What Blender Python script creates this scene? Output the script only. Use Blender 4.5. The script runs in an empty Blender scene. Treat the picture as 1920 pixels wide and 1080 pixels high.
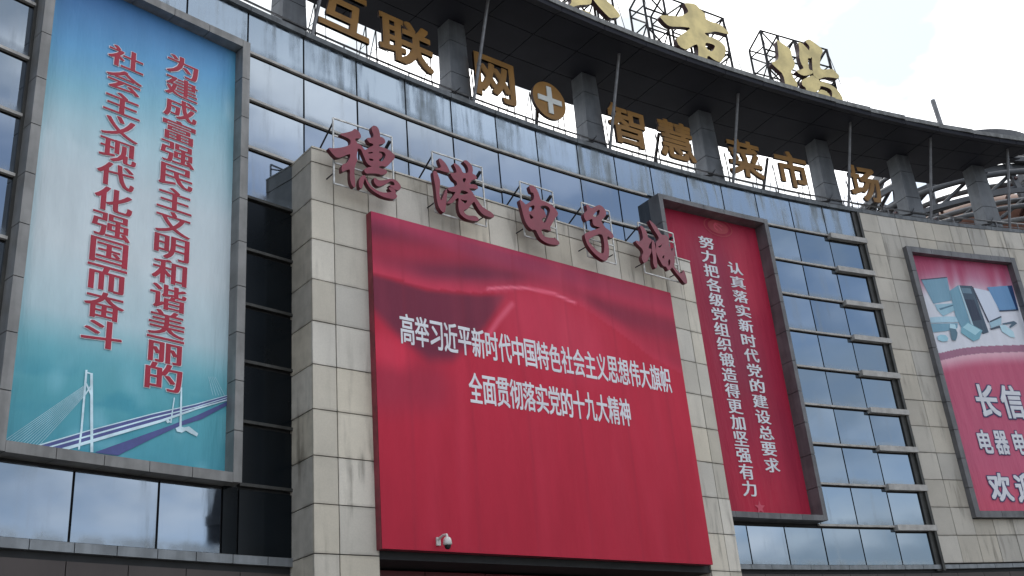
import bpy, math, random
from mathutils import Matrix, Vector, noise
random.seed(7)
sc = bpy.context.scene
col = sc.collection
PI = math.pi
# ------------------------------------------------------------------ camera
cam = bpy.data.cameras.new('camera'); camo = bpy.data.objects.new('camera', cam); col.objects.link(camo)
cF = Vector((0.5988290142838618, 0.6945455629045341, 0.39876092173311356))
cR = Vector((0.7778918035664502, -0.6228492454150262, -0.08332562289036886))
cU = Vector((-0.1904944975477079, -0.3600906532188202, 0.9132615002662106))
M = Matrix((cR, cU, -cF)).transposed().to_4x4(); M.translation = (0, 0, 1.6)
camo.matrix_world = M
cam.sensor_width = 36.0; cam.lens = 1964.5126 / 1920 * 36.0
cam.clip_start = 0.1; cam.clip_end = 6000
sc.camera = camo
# ------------------------------------------------------------------ world, sun, exposure
SUN_EL, SUN_AZ = math.radians(62), math.radians(38)      # azimuth measured from +X towards +Y: behind the building
sdir = Vector((math.cos(SUN_EL) * math.cos(SUN_AZ), math.cos(SUN_EL) * math.sin(SUN_AZ), math.sin(SUN_EL)))
w = bpy.data.worlds.new('World'); sc.world = w; w.use_nodes = True
nt = w.node_tree; N = nt.nodes; L = nt.links; N.clear()
out = N.new('ShaderNodeOutputWorld'); bg = N.new('ShaderNodeBackground'); L.new(bg.outputs[0], out.inputs[0])
bg.inputs[1].default_value = 0.1
sky = N.new('ShaderNodeTexSky'); sky.sky_type = 'NISHITA'; sky.sun_disc = False
sky.sun_elevation = SUN_EL; sky.sun_rotation = math.radians(90) - SUN_AZ
tc = N.new('ShaderNodeTexCoord')
def wmath(op, a, b=None, clamp=False):
    n = N.new('ShaderNodeMath'); n.operation = op; n.use_clamp = clamp
    for i, v in enumerate((a, b)):
        if v is None: continue
        if isinstance(v, (int, float)): n.inputs[i].default_value = v
        else: L.new(v, n.inputs[i])
    return n.outputs[0]
dot = N.new('ShaderNodeVectorMath'); dot.operation = 'DOT_PRODUCT'; L.new(tc.outputs['Generated'], dot.inputs[0]); dot.inputs[1].default_value = sdir
glare = wmath('POWER', wmath('MAXIMUM', dot.outputs['Value'], 0.0), 2.5)
mp = N.new('ShaderNodeMapping'); mp.inputs['Scale'].default_value = (1, 1, 2.0); mp.inputs['Location'].default_value = (4.4, 8.2, 1.5); L.new(tc.outputs['Generated'], mp.inputs[0])
nz = N.new('ShaderNodeTexNoise'); nz.inputs['Scale'].default_value = 2.3; nz.inputs['Detail'].default_value = 9; nz.inputs['Roughness'].default_value = 0.56; L.new(mp.outputs[0], nz.inputs[0])
nz2 = N.new('ShaderNodeTexNoise'); nz2.inputs['Scale'].default_value = 5.0; nz2.inputs['Detail'].default_value = 6; L.new(mp.outputs[0], nz2.inputs[0])
cover = wmath('ADD', nz.outputs[0], wmath('MULTIPLY', glare, 0.24))
ramp = N.new('ShaderNodeMapRange'); ramp.interpolation_type = 'SMOOTHSTEP'; L.new(cover, ramp.inputs[0]); ramp.inputs[1].default_value = 0.42; ramp.inputs[2].default_value = 0.64
bright = wmath('ADD', wmath('MULTIPLY', glare, 8.0), wmath('ADD', 4.4, wmath('MULTIPLY', nz2.outputs[0], 4.6)))
thin = N.new('ShaderNodeMapRange'); thin.interpolation_type = 'SMOOTHSTEP'; L.new(nz2.outputs[0], thin.inputs[0]); thin.inputs[1].default_value = 0.41; thin.inputs[2].default_value = 0.55
cc = N.new('ShaderNodeCombineColor')
for i_, (k_, lo_) in enumerate(((1.0, 3.55), (0.99, 3.85), (0.975, 4.1))):          # where the cloud thins a pale blue shows through
    v_ = wmath('MULTIPLY', bright, k_); v_ = wmath('ADD', wmath('MULTIPLY', v_, thin.outputs[0]), wmath('MULTIPLY', lo_, wmath('SUBTRACT', 1.0, thin.outputs[0])))
    L.new(v_, cc.inputs[i_])
# thin veil of cloud brightens the blue itself towards the sun
veil = N.new('ShaderNodeMix'); veil.data_type = 'RGBA'; L.new(wmath('ADD', 0.28, wmath('MULTIPLY', glare, 0.55), True), veil.inputs[0]); L.new(sky.outputs[0], veil.inputs[6]); L.new(cc.outputs[0], veil.inputs[7])
mx = N.new('ShaderNodeMix'); mx.data_type = 'RGBA'; L.new(ramp.outputs[0], mx.inputs[0]); L.new(veil.outputs[2], mx.inputs[6]); L.new(cc.outputs[0], mx.inputs[7])
L.new(mx.outputs[2], bg.inputs[0])
sl = bpy.data.lights.new('sun', 'SUN'); so = bpy.data.objects.new('sun', sl); col.objects.link(so)
sl.energy = 1.2; sl.angle = math.radians(25); sl.color = (1, 0.96, 0.9)
so.rotation_euler = sdir.to_track_quat('Z', 'Y').to_euler(); so.location = (0, 0, 60)
sc.view_settings.view_transform = 'Standard'; sc.view_settings.look = 'None'; sc.view_settings.gamma = 1; sc.view_settings.use_curve_mapping = False
sc.view_settings.exposure = 1.4
sc.cycles.max_bounces = 6; sc.cycles.diffuse_bounces = 3; sc.cycles.glossy_bounces = 4
try: sc.cycles.use_denoising = True
except Exception: pass
DATA={'RED': {'A': [[[(0.145, 13.268), (0.272, 13.29), (0.464, 13.368), (0.638, 13.471), (0.693, 13.539), (0.695, 13.616), (0.642, 13.654), (0.47, 13.671), (0.432, 13.696), (0.602, 13.785), (0.745, 13.872), (0.802, 13.951), (0.879, 13.931), (0.932, 13.882), (0.963, 13.802), (0.939, 13.743), (0.818, 13.711), (0.805, 13.663), (0.859, 13.625), (0.865, 13.45), (0.831, 13.265), (0.857, 13.186), (0.8, 13.06), (0.771, 12.943), (0.767, 12.813), (0.784, 12.647), (0.784, 12.499), (0.721, 12.502), (0.67, 12.593), (0.652, 12.737), (0.667, 12.912), (0.559, 12.848), (0.462, 12.766), (0.459, 12.914), (0.498, 12.979), (0.584, 13.027), (0.663, 13.169), (0.687, 13.285), (0.589, 13.233), (0.459, 13.129), (0.352, 13.085), (0.269, 13.134), (0.186, 13.216)]], [[(0.804, 13.596), (0.902, 13.594), (0.967, 13.575), (1.02, 13.51), (1.057, 13.493), (1.167, 13.607), (1.259, 13.667), (1.261, 13.719), (1.16, 13.709), (1.106, 13.77), (1.103, 13.819), (1.266, 13.871), (1.276, 13.96), (1.228, 14.057), (1.242, 14.153), (1.289, 14.191), (1.368, 14.194), (1.416, 14.142), (1.442, 14.037), (1.443, 13.946), (1.495, 13.963), (1.562, 13.928), (1.576, 13.865), (1.546, 13.81), (1.408, 13.744), (1.394, 13.695), (1.531, 13.704), (1.667, 13.69), (1.756, 13.639), (1.811, 13.589), (1.796, 13.505), (1.699, 13.386), (1.627, 13.287), (1.556, 13.232), (1.466, 13.227), (1.375, 13.185), (1.401, 13.153), (1.554, 13.165), (1.592, 13.122), (1.572, 13.06), (1.434, 12.992), (1.323, 12.998), (1.145, 12.946), (1.056, 12.915), (1.01, 12.96), (1.011, 13.015), (1.117, 13.09), (1.218, 13.137), (1.13, 13.148), (1.066, 13.205), (1.035, 13.284), (0.973, 13.418), (0.943, 13.486), (0.822, 13.459)], [(1.118, 13.452), (1.231, 13.509), (1.247, 13.477), (1.128, 13.427)], [(1.131, 13.313), (1.247, 13.331), (1.249, 13.283), (1.156, 13.266)], [(1.401, 13.574), (1.526, 13.595), (1.574, 13.538), (1.538, 13.438), (1.482, 13.343), (1.392, 13.326), (1.386, 13.365), (1.451, 13.411), (1.488, 13.489), (1.456, 13.546), (1.399, 13.533)]], [[(0.945, 12.833), (1.044, 12.884), (1.02, 12.79), (0.983, 12.662), (0.946, 12.512), (0.882, 12.526), (0.867, 12.629), (0.888, 12.741)]], [[(1.023, 12.888), (1.073, 12.774), (1.178, 12.642), (1.33, 12.578), (1.485, 12.578), (1.621, 12.627), (1.712, 12.663), (1.812, 12.626), (1.826, 12.575), (1.773, 12.502), (1.659, 12.475), (1.436, 12.472), (1.262, 12.526), (1.133, 12.597), (1.071, 12.687), (1.026, 12.792)]], [[(1.248, 12.878), (1.297, 12.886), (1.362, 12.846), (1.497, 12.885), (1.681, 12.983), (1.818, 12.989), (1.917, 12.907), (1.942, 12.827), (1.874, 12.737), (1.761, 12.736), (1.672, 12.772), (1.628, 12.803), (1.674, 12.827), (1.754, 12.828), (1.778, 12.868), (1.747, 12.925), (1.655, 12.909), (1.585, 12.834), (1.492, 12.764), (1.356, 12.686), (1.28, 12.725), (1.249, 12.781)]], [[(1.672, 12.772), (1.784, 12.742), (1.806, 12.635), (1.711, 12.641), (1.603, 12.73)]]], 'B': [[[(2.988, 13.886), (3.067, 13.89), (3.165, 13.823), (3.241, 13.729), (3.285, 13.626), (3.25, 13.577), (3.106, 13.573), (2.984, 13.575), (2.891, 13.552), (2.862, 13.568), (2.966, 13.618), (3.04, 13.654), (3.038, 13.707), (2.998, 13.792)]], [[(2.827, 13.51), (2.91, 13.53), (2.954, 13.432), (3.001, 13.294), (2.971, 13.095), (2.951, 12.939), (2.98, 12.778), (3.038, 12.888), (3.111, 13.059), (3.17, 13.171), (3.174, 13.039), (3.149, 12.881), (3.119, 12.741), (3.099, 12.605), (3.067, 12.504), (2.973, 12.525), (2.899, 12.626), (2.873, 12.768), (2.861, 12.952), (2.853, 13.138), (2.828, 13.301), (2.812, 13.429)]], [[(3.397, 13.87), (3.462, 13.903), (3.564, 13.865), (3.631, 13.787), (3.652, 13.706), (3.785, 13.725), (3.833, 13.788), (3.821, 13.903), (3.763, 13.975), (3.698, 14.004), (3.728, 14.063), (3.814, 14.079), (3.916, 14.011), (3.964, 13.946), (3.962, 13.846), (3.937, 13.76), (4.023, 13.756), (4.072, 13.701), (4.045, 13.644), (3.924, 13.599), (3.862, 13.503), (3.826, 13.454), (3.979, 13.497), (4.063, 13.482), (4.083, 13.41), (4.012, 13.38), (3.882, 13.363), (3.795, 13.328), (3.896, 13.279), (3.942, 13.195), (4.03, 13.103), (4.145, 12.961), (4.27, 12.917), (4.418, 12.879), (4.498, 12.813), (4.459, 12.745), (4.339, 12.733), (4.19, 12.742), (4.088, 12.802), (3.993, 12.92), (3.929, 13.037), (3.869, 12.963), (3.775, 12.842), (3.727, 12.773), (3.642, 12.75), (3.607, 12.693), (3.653, 12.63), (3.735, 12.614), (3.95, 12.67), (4.048, 12.591), (3.98, 12.535), (3.767, 12.499), (3.623, 12.519), (3.505, 12.582), (3.463, 12.702), (3.466, 12.873), (3.496, 12.995), (3.432, 12.978), (3.296, 12.808), (3.213, 12.785), (3.13, 12.763), (3.263, 12.912), (3.354, 13.032), (3.413, 13.134), (3.277, 13.106), (3.207, 13.124), (3.202, 13.189), (3.371, 13.256), (3.481, 13.336), (3.457, 13.425), (3.385, 13.443), (3.329, 13.523), (3.283, 13.596), (3.399, 13.621), (3.485, 13.656), (3.472, 13.759)], [(3.645, 13.557), (3.753, 13.592), (3.7, 13.456), (3.647, 13.451)], [(3.587, 13.231), (3.682, 13.238), (3.786, 13.219), (3.74, 13.178), (3.523, 13.079), (3.551, 13.163)], [(3.526, 12.988), (3.619, 12.976), (3.747, 13.011), (3.671, 12.9), (3.614, 12.913)]]], 'C': [[[(5.664, 13.923), (5.724, 13.969), (5.812, 13.975), (5.894, 13.921), (5.957, 13.805), (5.991, 13.633), (6.123, 13.631), (6.319, 13.598), (6.444, 13.526), (6.532, 13.425), (6.51, 13.342), (6.406, 13.239), (6.307, 13.081), (6.2, 12.932), (6.245, 12.859), (6.198, 12.838), (6.046, 12.846), (5.922, 12.815), (5.913, 12.739), (5.977, 12.643), (6.107, 12.638), (6.333, 12.685), (6.436, 12.626), (6.471, 12.56), (6.397, 12.505), (6.173, 12.47), (6.0, 12.483), (5.856, 12.54), (5.783, 12.651), (5.731, 12.758), (5.62, 12.721), (5.519, 12.769), (5.427, 12.892), (5.389, 13.03), (5.35, 13.242), (5.305, 13.417), (5.333, 13.471), (5.423, 13.421), (5.501, 13.358), (5.623, 13.475), (5.752, 13.558), (5.797, 13.665), (5.777, 13.774), (5.71, 13.755), (5.676, 13.841)], [(5.606, 13.33), (5.701, 13.402), (5.779, 13.423), (5.755, 13.313), (5.66, 13.241), (5.591, 13.204), (5.57, 13.245)], [(5.97, 13.465), (6.131, 13.518), (6.24, 13.5), (6.28, 13.434), (6.195, 13.241), (6.112, 13.106), (6.057, 13.017), (5.994, 13.038), (5.958, 13.104), (6.053, 13.166), (6.124, 13.204), (6.102, 13.292), (6.069, 13.378), (5.961, 13.397)], [(5.574, 13.153), (5.645, 13.116), (5.716, 13.078), (5.598, 12.992)]]], 'D': [[[(7.529, 13.923), (7.608, 13.936), (7.686, 13.864), (7.78, 13.899), (7.906, 13.988), (8.027, 14.043), (8.137, 14.022), (8.214, 13.941), (8.234, 13.853), (8.182, 13.746), (8.078, 13.664), (8.007, 13.572), (8.053, 13.51), (8.127, 13.41), (8.257, 13.379), (8.339, 13.326), (8.394, 13.248), (8.359, 13.175), (8.264, 13.152), (8.17, 13.193), (8.146, 13.114), (8.161, 12.937), (8.159, 12.792), (8.117, 12.603), (8.014, 12.455), (7.901, 12.438), (7.755, 12.484), (7.555, 12.596), (7.406, 12.755), (7.355, 12.921), (7.35, 13.026), (7.414, 13.096), (7.629, 13.212), (7.844, 13.32), (7.94, 13.363), (7.897, 13.37), (7.741, 13.367), (7.685, 13.434), (7.706, 13.567), (7.585, 13.5), (7.475, 13.426), (7.42, 13.493), (7.403, 13.597), (7.458, 13.676), (7.546, 13.745), (7.554, 13.802)], [(7.719, 13.653), (7.852, 13.789), (7.982, 13.907), (8.01, 13.868), (7.956, 13.743), (7.852, 13.651), (7.783, 13.633)], [(7.488, 12.935), (7.695, 13.075), (7.865, 13.172), (7.978, 13.181), (8.006, 13.08), (8.01, 12.9), (7.962, 12.674), (7.887, 12.621), (7.739, 12.657), (7.58, 12.762), (7.465, 12.858)]]], 'E': [[[(9.437, 13.812), (9.53, 13.825), (9.632, 13.748), (9.69, 13.64), (9.692, 13.518), (9.821, 13.509), (9.836, 13.451), (9.706, 13.318), (9.64, 13.181), (9.763, 13.21), (9.742, 13.105), (9.636, 12.96), (9.541, 12.798), (9.393, 12.695), (9.326, 12.808), (9.345, 12.912), (9.428, 13.011), (9.409, 13.117), (9.271, 13.194), (9.184, 13.273), (9.205, 13.318), (9.344, 13.312), (9.494, 13.429), (9.499, 13.593), (9.469, 13.707)]], [[(9.876, 13.522), (9.924, 13.432), (9.931, 13.271), (9.933, 13.15), (9.909, 12.962), (9.916, 12.803), (9.864, 12.672), (9.794, 12.646), (9.744, 12.784), (9.785, 12.994), (9.769, 13.111), (9.789, 13.277), (9.827, 13.409)]], [[(9.84, 14.08), (9.905, 14.076), (10.049, 13.998), (10.163, 13.902), (10.249, 13.738), (10.405, 13.776), (10.505, 13.738), (10.534, 13.621), (10.479, 13.483), (10.546, 13.417), (10.575, 13.3), (10.669, 13.487), (10.669, 13.364), (10.661, 13.197), (10.625, 13.025), (10.565, 12.869), (10.678, 12.772), (10.826, 12.703), (10.911, 12.844), (10.954, 12.853), (10.983, 12.737), (11.012, 12.561), (10.983, 12.453), (10.879, 12.451), (10.746, 12.584), (10.608, 12.696), (10.511, 12.806), (10.476, 12.828), (10.374, 12.725), (10.291, 12.707), (10.243, 12.797), (10.123, 12.79), (10.043, 12.913), (9.967, 13.056), (9.928, 13.189), (9.976, 13.363), (9.979, 13.445), (10.157, 13.612), (10.029, 13.765), (9.905, 13.941)], [(10.022, 13.333), (10.14, 13.392), (10.241, 13.471), (10.125, 13.317)], [(10.156, 13.08), (10.254, 13.143), (10.217, 13.053), (10.152, 12.998)], [(10.405, 13.066), (10.456, 13.027), (10.41, 12.895), (10.346, 12.82), (10.349, 12.962)]]]}, 'GOLD': {'G': [[[(1.565, 21.941), (1.875, 22.073), (1.995, 21.349), (2.27, 21.242), (2.506, 21.007), (2.448, 20.893), (2.301, 20.836), (2.067, 20.708), (1.823, 20.863), (1.55, 21.078), (1.44, 21.232)]], [[(0.604, 21.532), (1.199, 21.785), (1.476, 21.41), (1.409, 21.021), (1.318, 20.912), (0.821, 20.694), (0.532, 20.455), (0.422, 20.446), (0.644, 20.746), (0.574, 21.036)]], [[(0.55, 20.453), (0.935, 20.59), (1.276, 20.628), (1.361, 20.573), (1.57, 20.46), (1.542, 20.396), (1.0, 20.396)]], [[(0.083, 20.745), (0.225, 20.593), (0.372, 20.478), (0.277, 20.44), (0.102, 20.474)]]], 'S': [[[(1.399, 22.492), (1.887, 22.632), (2.059, 22.48), (2.268, 22.362), (2.203, 22.163), (2.421, 22.116), (2.899, 22.142), (3.078, 22.011), (3.191, 21.913), (3.101, 21.842), (2.555, 21.783), (2.323, 21.652), (2.04, 21.545), (2.168, 21.468), (2.49, 21.48), (2.739, 21.414), (2.901, 21.279), (2.85, 21.05), (2.684, 20.76), (2.525, 20.567), (2.268, 20.578), (2.008, 20.705), (1.902, 20.335), (1.568, 20.361), (1.683, 20.993), (1.481, 20.902), (1.141, 20.599), (0.846, 20.646), (0.757, 20.901), (1.025, 21.144), (1.291, 21.363), (1.501, 21.564), (1.087, 21.465), (0.643, 21.316), (0.456, 21.344), (0.202, 21.596), (0.611, 21.737), (1.106, 21.854), (1.503, 22.152), (1.521, 22.238), (1.438, 22.398)], [(1.994, 21.12), (2.111, 21.197), (2.4, 21.198), (2.413, 21.123), (2.25, 20.899), (2.132, 20.888), (2.005, 20.966)]]], 'C': [[[(0.615, 22.308), (0.812, 22.196), (1.101, 22.063), (1.164, 21.929), (1.134, 21.742), (1.217, 21.496), (1.111, 21.261), (0.926, 21.097), (0.992, 20.85), (1.107, 20.675), (1.053, 20.458), (0.955, 20.319), (0.543, 20.307), (0.559, 20.889), (0.344, 21.038), (0.107, 21.226), (0.355, 21.348), (0.519, 21.508), (0.58, 21.895)]], [[(1.591, 22.466), (1.812, 22.434), (1.993, 22.239), (2.119, 22.09), (2.033, 21.885), (1.865, 21.872), (1.834, 21.624), (1.802, 21.377), (1.969, 21.389), (1.931, 21.245), (1.525, 21.055), (1.304, 21.074), (1.173, 21.189), (1.459, 21.305), (1.575, 21.379), (1.493, 21.566), (1.48, 21.832), (1.579, 22.159)]], [[(1.917, 22.585), (2.152, 22.725), (2.273, 22.681), (2.509, 22.56), (2.654, 22.475), (2.682, 22.329), (2.539, 22.169), (2.425, 21.866), (2.347, 21.574), (2.508, 21.554), (2.952, 21.712), (3.056, 21.602), (3.193, 21.484), (3.12, 21.345), (2.706, 21.303), (2.421, 21.233), (2.149, 21.076), (1.945, 21.175), (1.969, 21.389), (2.026, 21.733), (2.093, 21.992), (2.011, 22.183), (2.106, 22.421)]], [[(1.343, 20.849), (1.728, 21.091), (1.954, 21.206), (2.157, 21.108), (2.212, 20.944), (2.11, 20.683), (1.903, 20.516), (1.602, 20.357), (1.421, 20.401), (1.469, 20.587), (1.322, 20.639)]], [[(2.202, 21.03), (2.565, 21.03), (2.869, 20.925), (3.022, 20.753), (3.112, 20.537), (3.014, 20.366), (2.553, 20.318), (2.665, 20.727), (2.575, 20.824), (2.284, 20.843), (2.143, 20.809)]], [[(2.145, 20.691), (2.373, 20.687), (2.507, 20.571), (2.543, 20.462), (2.389, 20.382), (1.857, 20.345), (2.007, 20.541)]]]}, 'BR': {'shadow': [(1.746, 6.57), (3.039, 7.211), (3.592, 7.497), (4.231, 7.877), (4.271, 7.832), (3.703, 7.448), (3.247, 7.244), (2.748, 6.943), (2.152, 6.571), (1.963, 6.567)], 'deck': [(0.788, 6.553), (1.595, 6.918), (2.721, 7.392), (3.583, 7.723), (4.277, 8.024), (4.288, 7.915), (3.587, 7.623), (2.898, 7.279), (2.25, 7.0), (1.236, 6.55)], 'lane1': [(0.987, 6.561), (1.602, 6.835), (2.725, 7.322), (3.585, 7.669), (4.278, 7.982), (4.278, 7.969), (3.586, 7.649), (2.727, 7.297), (1.604, 6.805), (1.031, 6.556)], 'lane2': [(1.191, 6.561), (2.248, 7.031), (2.896, 7.311), (3.586, 7.643), (4.279, 7.941), (4.28, 7.92), (3.588, 7.61), (2.899, 7.26), (2.252, 6.976), (1.295, 6.552)], 'edge': [(0.788, 6.553), (1.595, 6.918), (2.721, 7.392), (3.583, 7.723), (4.277, 8.024), (4.277, 8.013), (3.584, 7.706), (2.722, 7.373), (1.597, 6.9), (0.845, 6.556)], 'pyl1': [(1.561, 7.908), (1.607, 7.917), (1.722, 6.567), (1.673, 6.56)], 'pyl2': [(1.473, 7.948), (1.51, 7.955), (1.51, 6.911), (1.49, 6.579), (1.46, 6.575), (1.474, 6.906)], 'br1': [(1.493, 7.706), (1.517, 7.723), (1.622, 7.543), (1.598, 7.52)], 'br2': [(1.597, 7.726), (1.617, 7.717), (1.51, 7.504), (1.49, 7.519)], 'br3': [(1.475, 7.923), (1.582, 7.912), (1.584, 7.887), (1.477, 7.898)], 'pyl3': [(3.261, 7.974), (3.289, 7.979), (3.315, 7.222), (3.269, 7.215)], 'pyl4': [(3.133, 7.757), (3.154, 7.761), (3.112, 7.287), (3.084, 7.283)], 'pier': [(3.196, 7.203), (3.264, 7.247), (3.37, 7.244), (3.408, 7.197), (3.322, 7.142), (3.223, 7.149)], 'ship': [(3.37, 7.247), (3.458, 7.277), (3.649, 7.175), (3.626, 7.116), (3.499, 7.152), (3.39, 7.194)], 'pier2': [(3.0, 7.302), (3.05, 7.342), (3.087, 7.3), (3.036, 7.269)]}, 'CAB': [[(1.5, 7.692), (0.288, 6.558)], [(1.502, 7.677), (0.334, 6.556)], [(1.503, 7.661), (0.381, 6.555)], [(1.504, 7.646), (0.428, 6.553)], [(1.506, 7.631), (0.475, 6.551)], [(1.507, 7.615), (0.522, 6.55)], [(1.508, 7.6), (0.569, 6.548)], [(1.509, 7.585), (0.617, 6.546)], [(1.511, 7.569), (0.665, 6.544)], [(1.512, 7.554), (0.713, 6.543)], [(1.513, 7.539), (0.761, 6.541)], [(1.514, 7.524), (0.809, 6.539)], [(3.819, 8.285), (3.926, 7.94)], [(3.853, 8.292), (3.986, 7.95)], [(3.887, 8.298), (4.046, 7.961)], [(3.92, 8.305), (4.106, 7.972)], [(3.954, 8.312), (4.167, 7.983)]], 'CP': [('screen', (95, 140, 165), [(0.548, 14.751), (1.731, 14.931), (1.637, 14.074), (0.812, 13.883)]), ('bez', (60, 70, 90), [(0.525, 14.758), (1.71, 14.947), (1.725, 14.912), (0.549, 14.721)]), ('kb', (120, 165, 185), [(0.857, 13.865), (1.68, 13.969), (1.732, 13.734), (1.081, 13.452), (0.898, 13.674)]), ('kb2', (70, 110, 135), [(0.99, 13.724), (1.666, 13.924), (1.678, 13.882), (1.034, 13.671)]), ('prn', (140, 180, 200), [(0.502, 13.37), (1.262, 13.464), (1.725, 13.475), (1.661, 13.277), (0.467, 13.177)]), ('prn2', (95, 145, 170), [(0.458, 13.147), (1.649, 13.242), (1.563, 13.058), (1.037, 12.919), (0.437, 12.839)]), ('pcside', (90, 140, 165), [(1.673, 14.427), (2.115, 14.67), (2.219, 13.1), (1.77, 12.986), (1.627, 13.49)]), ('pcfront', (60, 80, 100), [(2.115, 14.67), (2.752, 14.691), (2.91, 12.994), (2.651, 12.922), (2.271, 13.103)]), ('pcdark', (50, 60, 82), [(2.236, 14.163), (2.658, 14.173), (2.749, 13.437), (2.307, 13.364)]), ('pcedge', (150, 185, 200), [(2.123, 14.661), (2.176, 14.666), (2.313, 13.149), (2.245, 13.102)]), ('pcbay', (85, 115, 135), [(2.216, 14.58), (2.64, 14.592), (2.653, 14.394), (2.23, 14.383)]), ('monedge', (60, 65, 85), [(2.703, 14.7), (2.811, 14.628), (3.129, 13.397), (3.011, 13.359)]), ('mon', (175, 185, 205), [(2.784, 14.626), (3.531, 14.552), (3.69, 13.632), (3.068, 13.371)]), ('monb', (60, 75, 95), [(3.099, 13.417), (3.678, 13.644), (3.693, 13.597), (3.087, 13.351)]), ('stand', (130, 170, 190), [(3.06, 13.349), (3.67, 13.578), (3.578, 13.318), (3.071, 13.155)]), ('stand2', (60, 75, 95), [(2.983, 13.127), (3.598, 13.297), (3.628, 13.234), (3.048, 13.088)]), ('tv', (80, 130, 180), [(3.421, 14.7), (4.388, 14.833), (4.535, 13.957), (3.684, 13.843)]), ('tvd', (30, 60, 110), [(4.388, 14.833), (4.619, 14.865), (4.583, 13.938), (4.479, 13.922)]), ('tvb', (40, 60, 90), [(3.676, 13.851), (4.586, 13.947), (4.573, 13.911), (3.671, 13.807)]), ('box', (95, 155, 175), [(1.72, 13.068), (2.081, 13.305), (2.64, 13.041), (2.403, 12.727), (2.108, 12.616), (1.663, 12.894)]), ('box2', (135, 185, 200), [(1.805, 13.095), (2.085, 13.271), (2.563, 13.045), (2.262, 12.846)]), ('mouse', (125, 180, 200), [(0.594, 12.702), (0.741, 12.774), (0.964, 12.767), (1.047, 12.667), (0.972, 12.558), (0.762, 12.524), (0.579, 12.576)]), ('phone', (75, 110, 130), [(1.216, 13.036), (1.448, 13.093), (1.507, 12.885), (1.432, 12.732), (1.324, 12.587), (1.181, 12.612), (1.183, 12.822)]), ('phone2', (150, 190, 205), [(1.275, 13.188), (1.502, 13.182), (1.497, 13.011), (1.216, 13.036)]), ('cam', (150, 190, 205), [(3.481, 13.268), (3.712, 13.318), (4.029, 13.085), (4.03, 12.868), (3.82, 12.877), (3.511, 13.053)]), ('cam2', (70, 95, 115), [(3.618, 13.355), (4.203, 13.491), (4.325, 13.411), (3.94, 13.21), (3.902, 13.252), (4.084, 13.386), (3.657, 13.314)])], 'ARC': [(0.456, 12.105), (1.454, 12.335), (2.312, 12.459), (3.278, 12.544), (4.372, 12.628), (5.588, 12.677), (5.441, 12.298), (4.225, 12.233), (3.139, 12.154), (2.169, 12.039), (1.312, 11.903), (0.459, 11.725)], 'ARC2': [(0.489, 12.054), (1.405, 12.186), (2.253, 12.287), (3.211, 12.357), (4.298, 12.43), (5.51, 12.476), (5.441, 12.298), (4.225, 12.233), (3.139, 12.154), (2.169, 12.039), (1.312, 11.903), (0.459, 11.725)], 'SILK': {'hi': [(3.94, 10.9), (5.53, 11.27), (6.35, 11.3), (7.19, 11.15)], 'ridge': [(1.31, 10.78), (2.64, 10.69), (4.09, 10.86), (5.52, 11.22)], 'ridge2': [(1.33, 11.39), (2.12, 11.2), (3.38, 11.23), (4.91, 11.43)], 'blade': [(4.99, 10.74), (4.56, 10.31), (4.22, 9.86)], 'wedge': [(1.3, 10.53), (2.63, 10.56), (3.93, 10.79), (4.69, 10.79), (4.33, 10.27), (3.98, 9.7), (3.38, 9.35), (1.28, 9.81)], 'corner': [(1.26, 9.46), (2.08, 9.14), (1.67, 8.67), (1.24, 8.77)], 'dark2': [(1.35, 11.9), (5.73, 11.61), (10.35, 11.99)], 'topdark': [(2.16, 11.98), (5.78, 12.04), (10.37, 12.07)]}, 'CCTV': [[2.5, 5.35], [2.74, 5.38], [2.71, 5.22], [2.71, 5.13]]}
# ------------------------------------------------------------------ measured frames
XC, D = 9.364, 16.905                        # portal corner and front plane
CX, CY, RF = 15.387, -42.421, 60.487         # centre and radius of the concave facade
ZT = 17.14                                   # top of the parapet
def P(s, r, z):                              # point on the curved wall: arc length s, radial offset r (+ is into the building)
    a = s / RF; return Vector((CX + (RF + r) * math.sin(a), CY + (RF + r) * math.cos(a), z))
def FM(s, r=0, z=0):                         # frame on the wall: X along, Y into the building, Z up
    a = s / RF; m = Matrix(((math.cos(a), math.sin(a), 0, 0), (-math.sin(a), math.cos(a), 0, 0), (0, 0, 1, 0), (0, 0, 0, 1)))
    m.translation = P(s, r, z); return m
def chord(s0, s1, r=0):
    a, b = P(s0, r, 0), P(s1, r, 0); t = (b - a).normalized()
    m = Matrix(((t.x, -t.y, 0, a.x), (t.y, t.x, 0, a.y), (0, 0, 1, 0), (0, 0, 0, 1))); return m
def PORT(dy): return Matrix.Translation((XC, D - dy, 0))
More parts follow.
